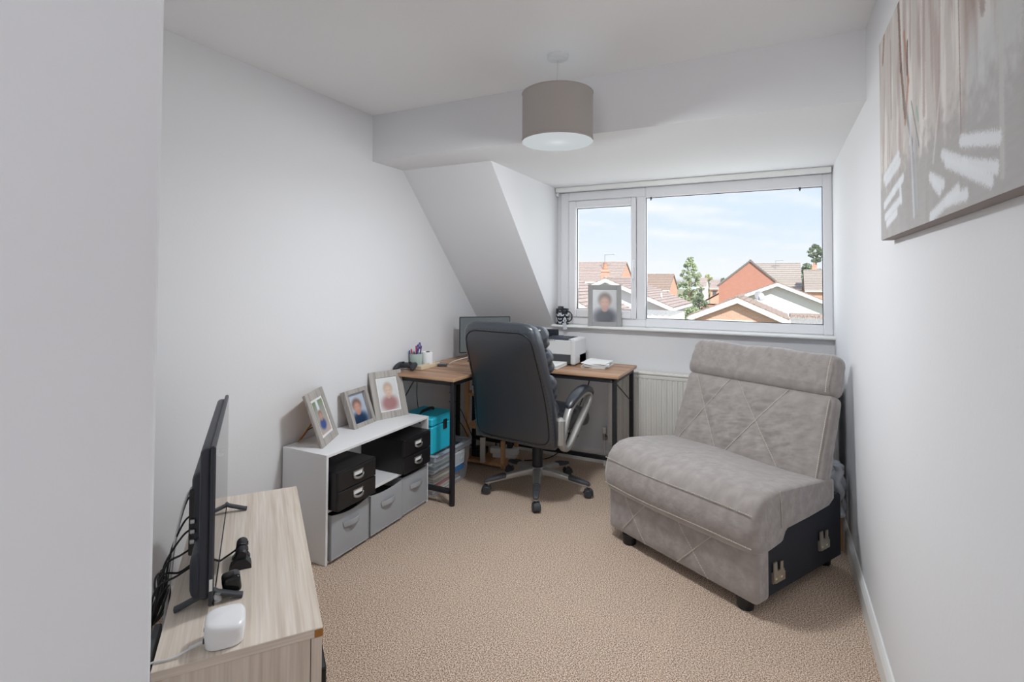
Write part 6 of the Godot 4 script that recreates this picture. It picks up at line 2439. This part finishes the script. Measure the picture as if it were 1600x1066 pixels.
func build_cables() -> void:
	# behind the television cabinet: positions along its back edge
	var b := Basis(Vector3.UP, TV_TURN)
	var w := func(x: float, y: float, z: float) -> Vector3: return TV_AT + b * Vector3(x, y, z)
	var tv_back := -0.345
	rng.seed = 21
	var k := 0
	for q in [[0.60, 0.66, 0.46], [0.56, 0.61, 0.40], [0.47, 0.54, 0.36], [0.42, 0.51, 0.30], [0.52, 0.58, 0.43], [0.38, 0.52, 0.26]]:
		var pts := [w.call(q[0], q[1], tv_back), w.call(q[0] - 0.015, q[1] - 0.010, tv_back - 0.03), w.call(q[0] - 0.03, 0.53 - k * 0.008, -0.405 - k * 0.004), w.call(q[2] + 0.04, 0.455 - k * 0.006, -0.412 - k * 0.005), w.call(q[2] - 0.05 + 0.05 * sin(k * 2.0), 0.42 - 0.008 * k, -0.42 - k * 0.006), w.call(q[2] - 0.09, 0.36, -0.44 - k * 0.006), w.call(q[2] - 0.14 + 0.05 * cos(k), 0.20, -0.45), w.call(q[2] - 0.05, 0.006, -0.46)]
		cable("thin black cable hanging in the tangle behind the oak cabinet", pts, 0.0032, M.cable_black, "black cables tangled behind the oak cabinet")
		k += 1
	for i in 6:
		var pts := []
		for j in 9:
			var a := TAU * j / 8.0 * 1.05 + i * 1.3
			pts.append(w.call(0.38 + i * 0.034 + cos(a) * (0.060 + 0.010 * (i % 3)), 0.425 - (i % 3) * 0.014 + sin(a) * (0.032 + 0.008 * (i % 2)), -0.415 - i * 0.005 + 0.014 * sin(a + i)))
		cable("coiled loop of black cable in the tangle behind the oak cabinet", pts, 0.0030, M.cable_black, "loops of black cable behind the oak cabinet", "cable_loop")
	cable("white aerial cable hanging from the back of the television", [w.call(0.60, 0.70, tv_back), w.call(0.585, 0.665, tv_back - 0.03), w.call(0.54, 0.55, -0.40), w.call(0.48, 0.46, -0.405), w.call(0.42, 0.38, -0.41), w.call(0.36, 0.20, -0.42), w.call(0.33, 0.02, -0.43)], 0.0042, M.cable_white, "", "aerial_cable")
	# dark board in the gap at the back of the cabinet
	var t := thing("dark_panel", "dark grey flat panel standing behind the near end of the oak cabinet", "panel", TV_AT, TV_TURN)
	var st := mb()
	box(st, Vector3(0.10, 0.23, -0.402), Vector3(0.26, 0.455, 0.02), 0.004)
	obj("panel", st, M.dark_grey, t)
	# leads on and below the desk
	cable("white lead looping over the desk to the monitor", [Vector3(-2.10, DY + 0.004, -3.19), Vector3(-2.13, DY + 0.006, -3.30), Vector3(-2.06, DY + 0.03, -3.40), Vector3(-1.98, DY + 0.035, -3.46), Vector3(-1.90, DY + 0.010, -3.43), Vector3(-1.86, DY + 0.006, -3.40)], 0.0032, M.cable_white, "", "desk_lead")
	cable("black lead arching over the desk in front of the monitor", [Vector3(-2.03, DY + 0.005, -3.33), Vector3(-2.02, DY + 0.045, -3.36), Vector3(-1.97, DY + 0.055, -3.40), Vector3(-1.90, DY + 0.02, -3.40), Vector3(-1.85, DY + 0.005, -3.36)], 0.0042, M.cable_black, "", "desk_lead")
	cable("thin grey lead on the desk by the card reader", [Vector3(-2.19, DY + 0.004, -3.15), Vector3(-2.16, DY + 0.004, -3.165), Vector3(-2.14, DY + 0.004, -3.15), Vector3(-2.125, DY + 0.006, -3.125)], 0.002, M.dark_grey, "", "desk_lead")
	cable("black mains lead hanging from the printer below the right end of the desk", [Vector3(-1.235, DY - 0.02, -3.81), Vector3(-1.25, 0.70, -3.83), Vector3(-1.275, 0.60, -3.84), Vector3(-1.34, 0.45, -3.85), Vector3(-1.42, 0.25, -3.86), Vector3(-1.48, 0.10, -3.86), Vector3(-1.58, 0.02, -3.80), Vector3(-1.74, 0.006, -3.70)], 0.0036, M.cable_black, "", "mains_lead")
	cable("grey lead hanging down the left wall below the desk", [Vector3(-2.268, DY - 0.03, -3.02), Vector3(-2.266, 0.68, -3.03), Vector3(-2.27, 0.58, -3.035), Vector3(-2.262, 0.45, -3.05), Vector3(-2.268, 0.30, -3.09)], 0.0026, M.dark_grey, "", "wall_lead")
	for i in 2:
		cable("black lead trailing from the pine rack up the left wall, %s" % ["the higher one", "the lower one"][1 - i], [Vector3(-2.06 + i * 0.03, 0.12 + i * 0.02, -3.46), Vector3(-2.12, 0.28 + i * 0.09, -3.42), Vector3(-2.18, 0.36 + i * 0.08, -3.40 - i * 0.03), Vector3(-2.262, 0.46 + i * 0.07, -3.44)], 0.003, M.cable_black, "leads trailing from the pine rack", "rack_lead")
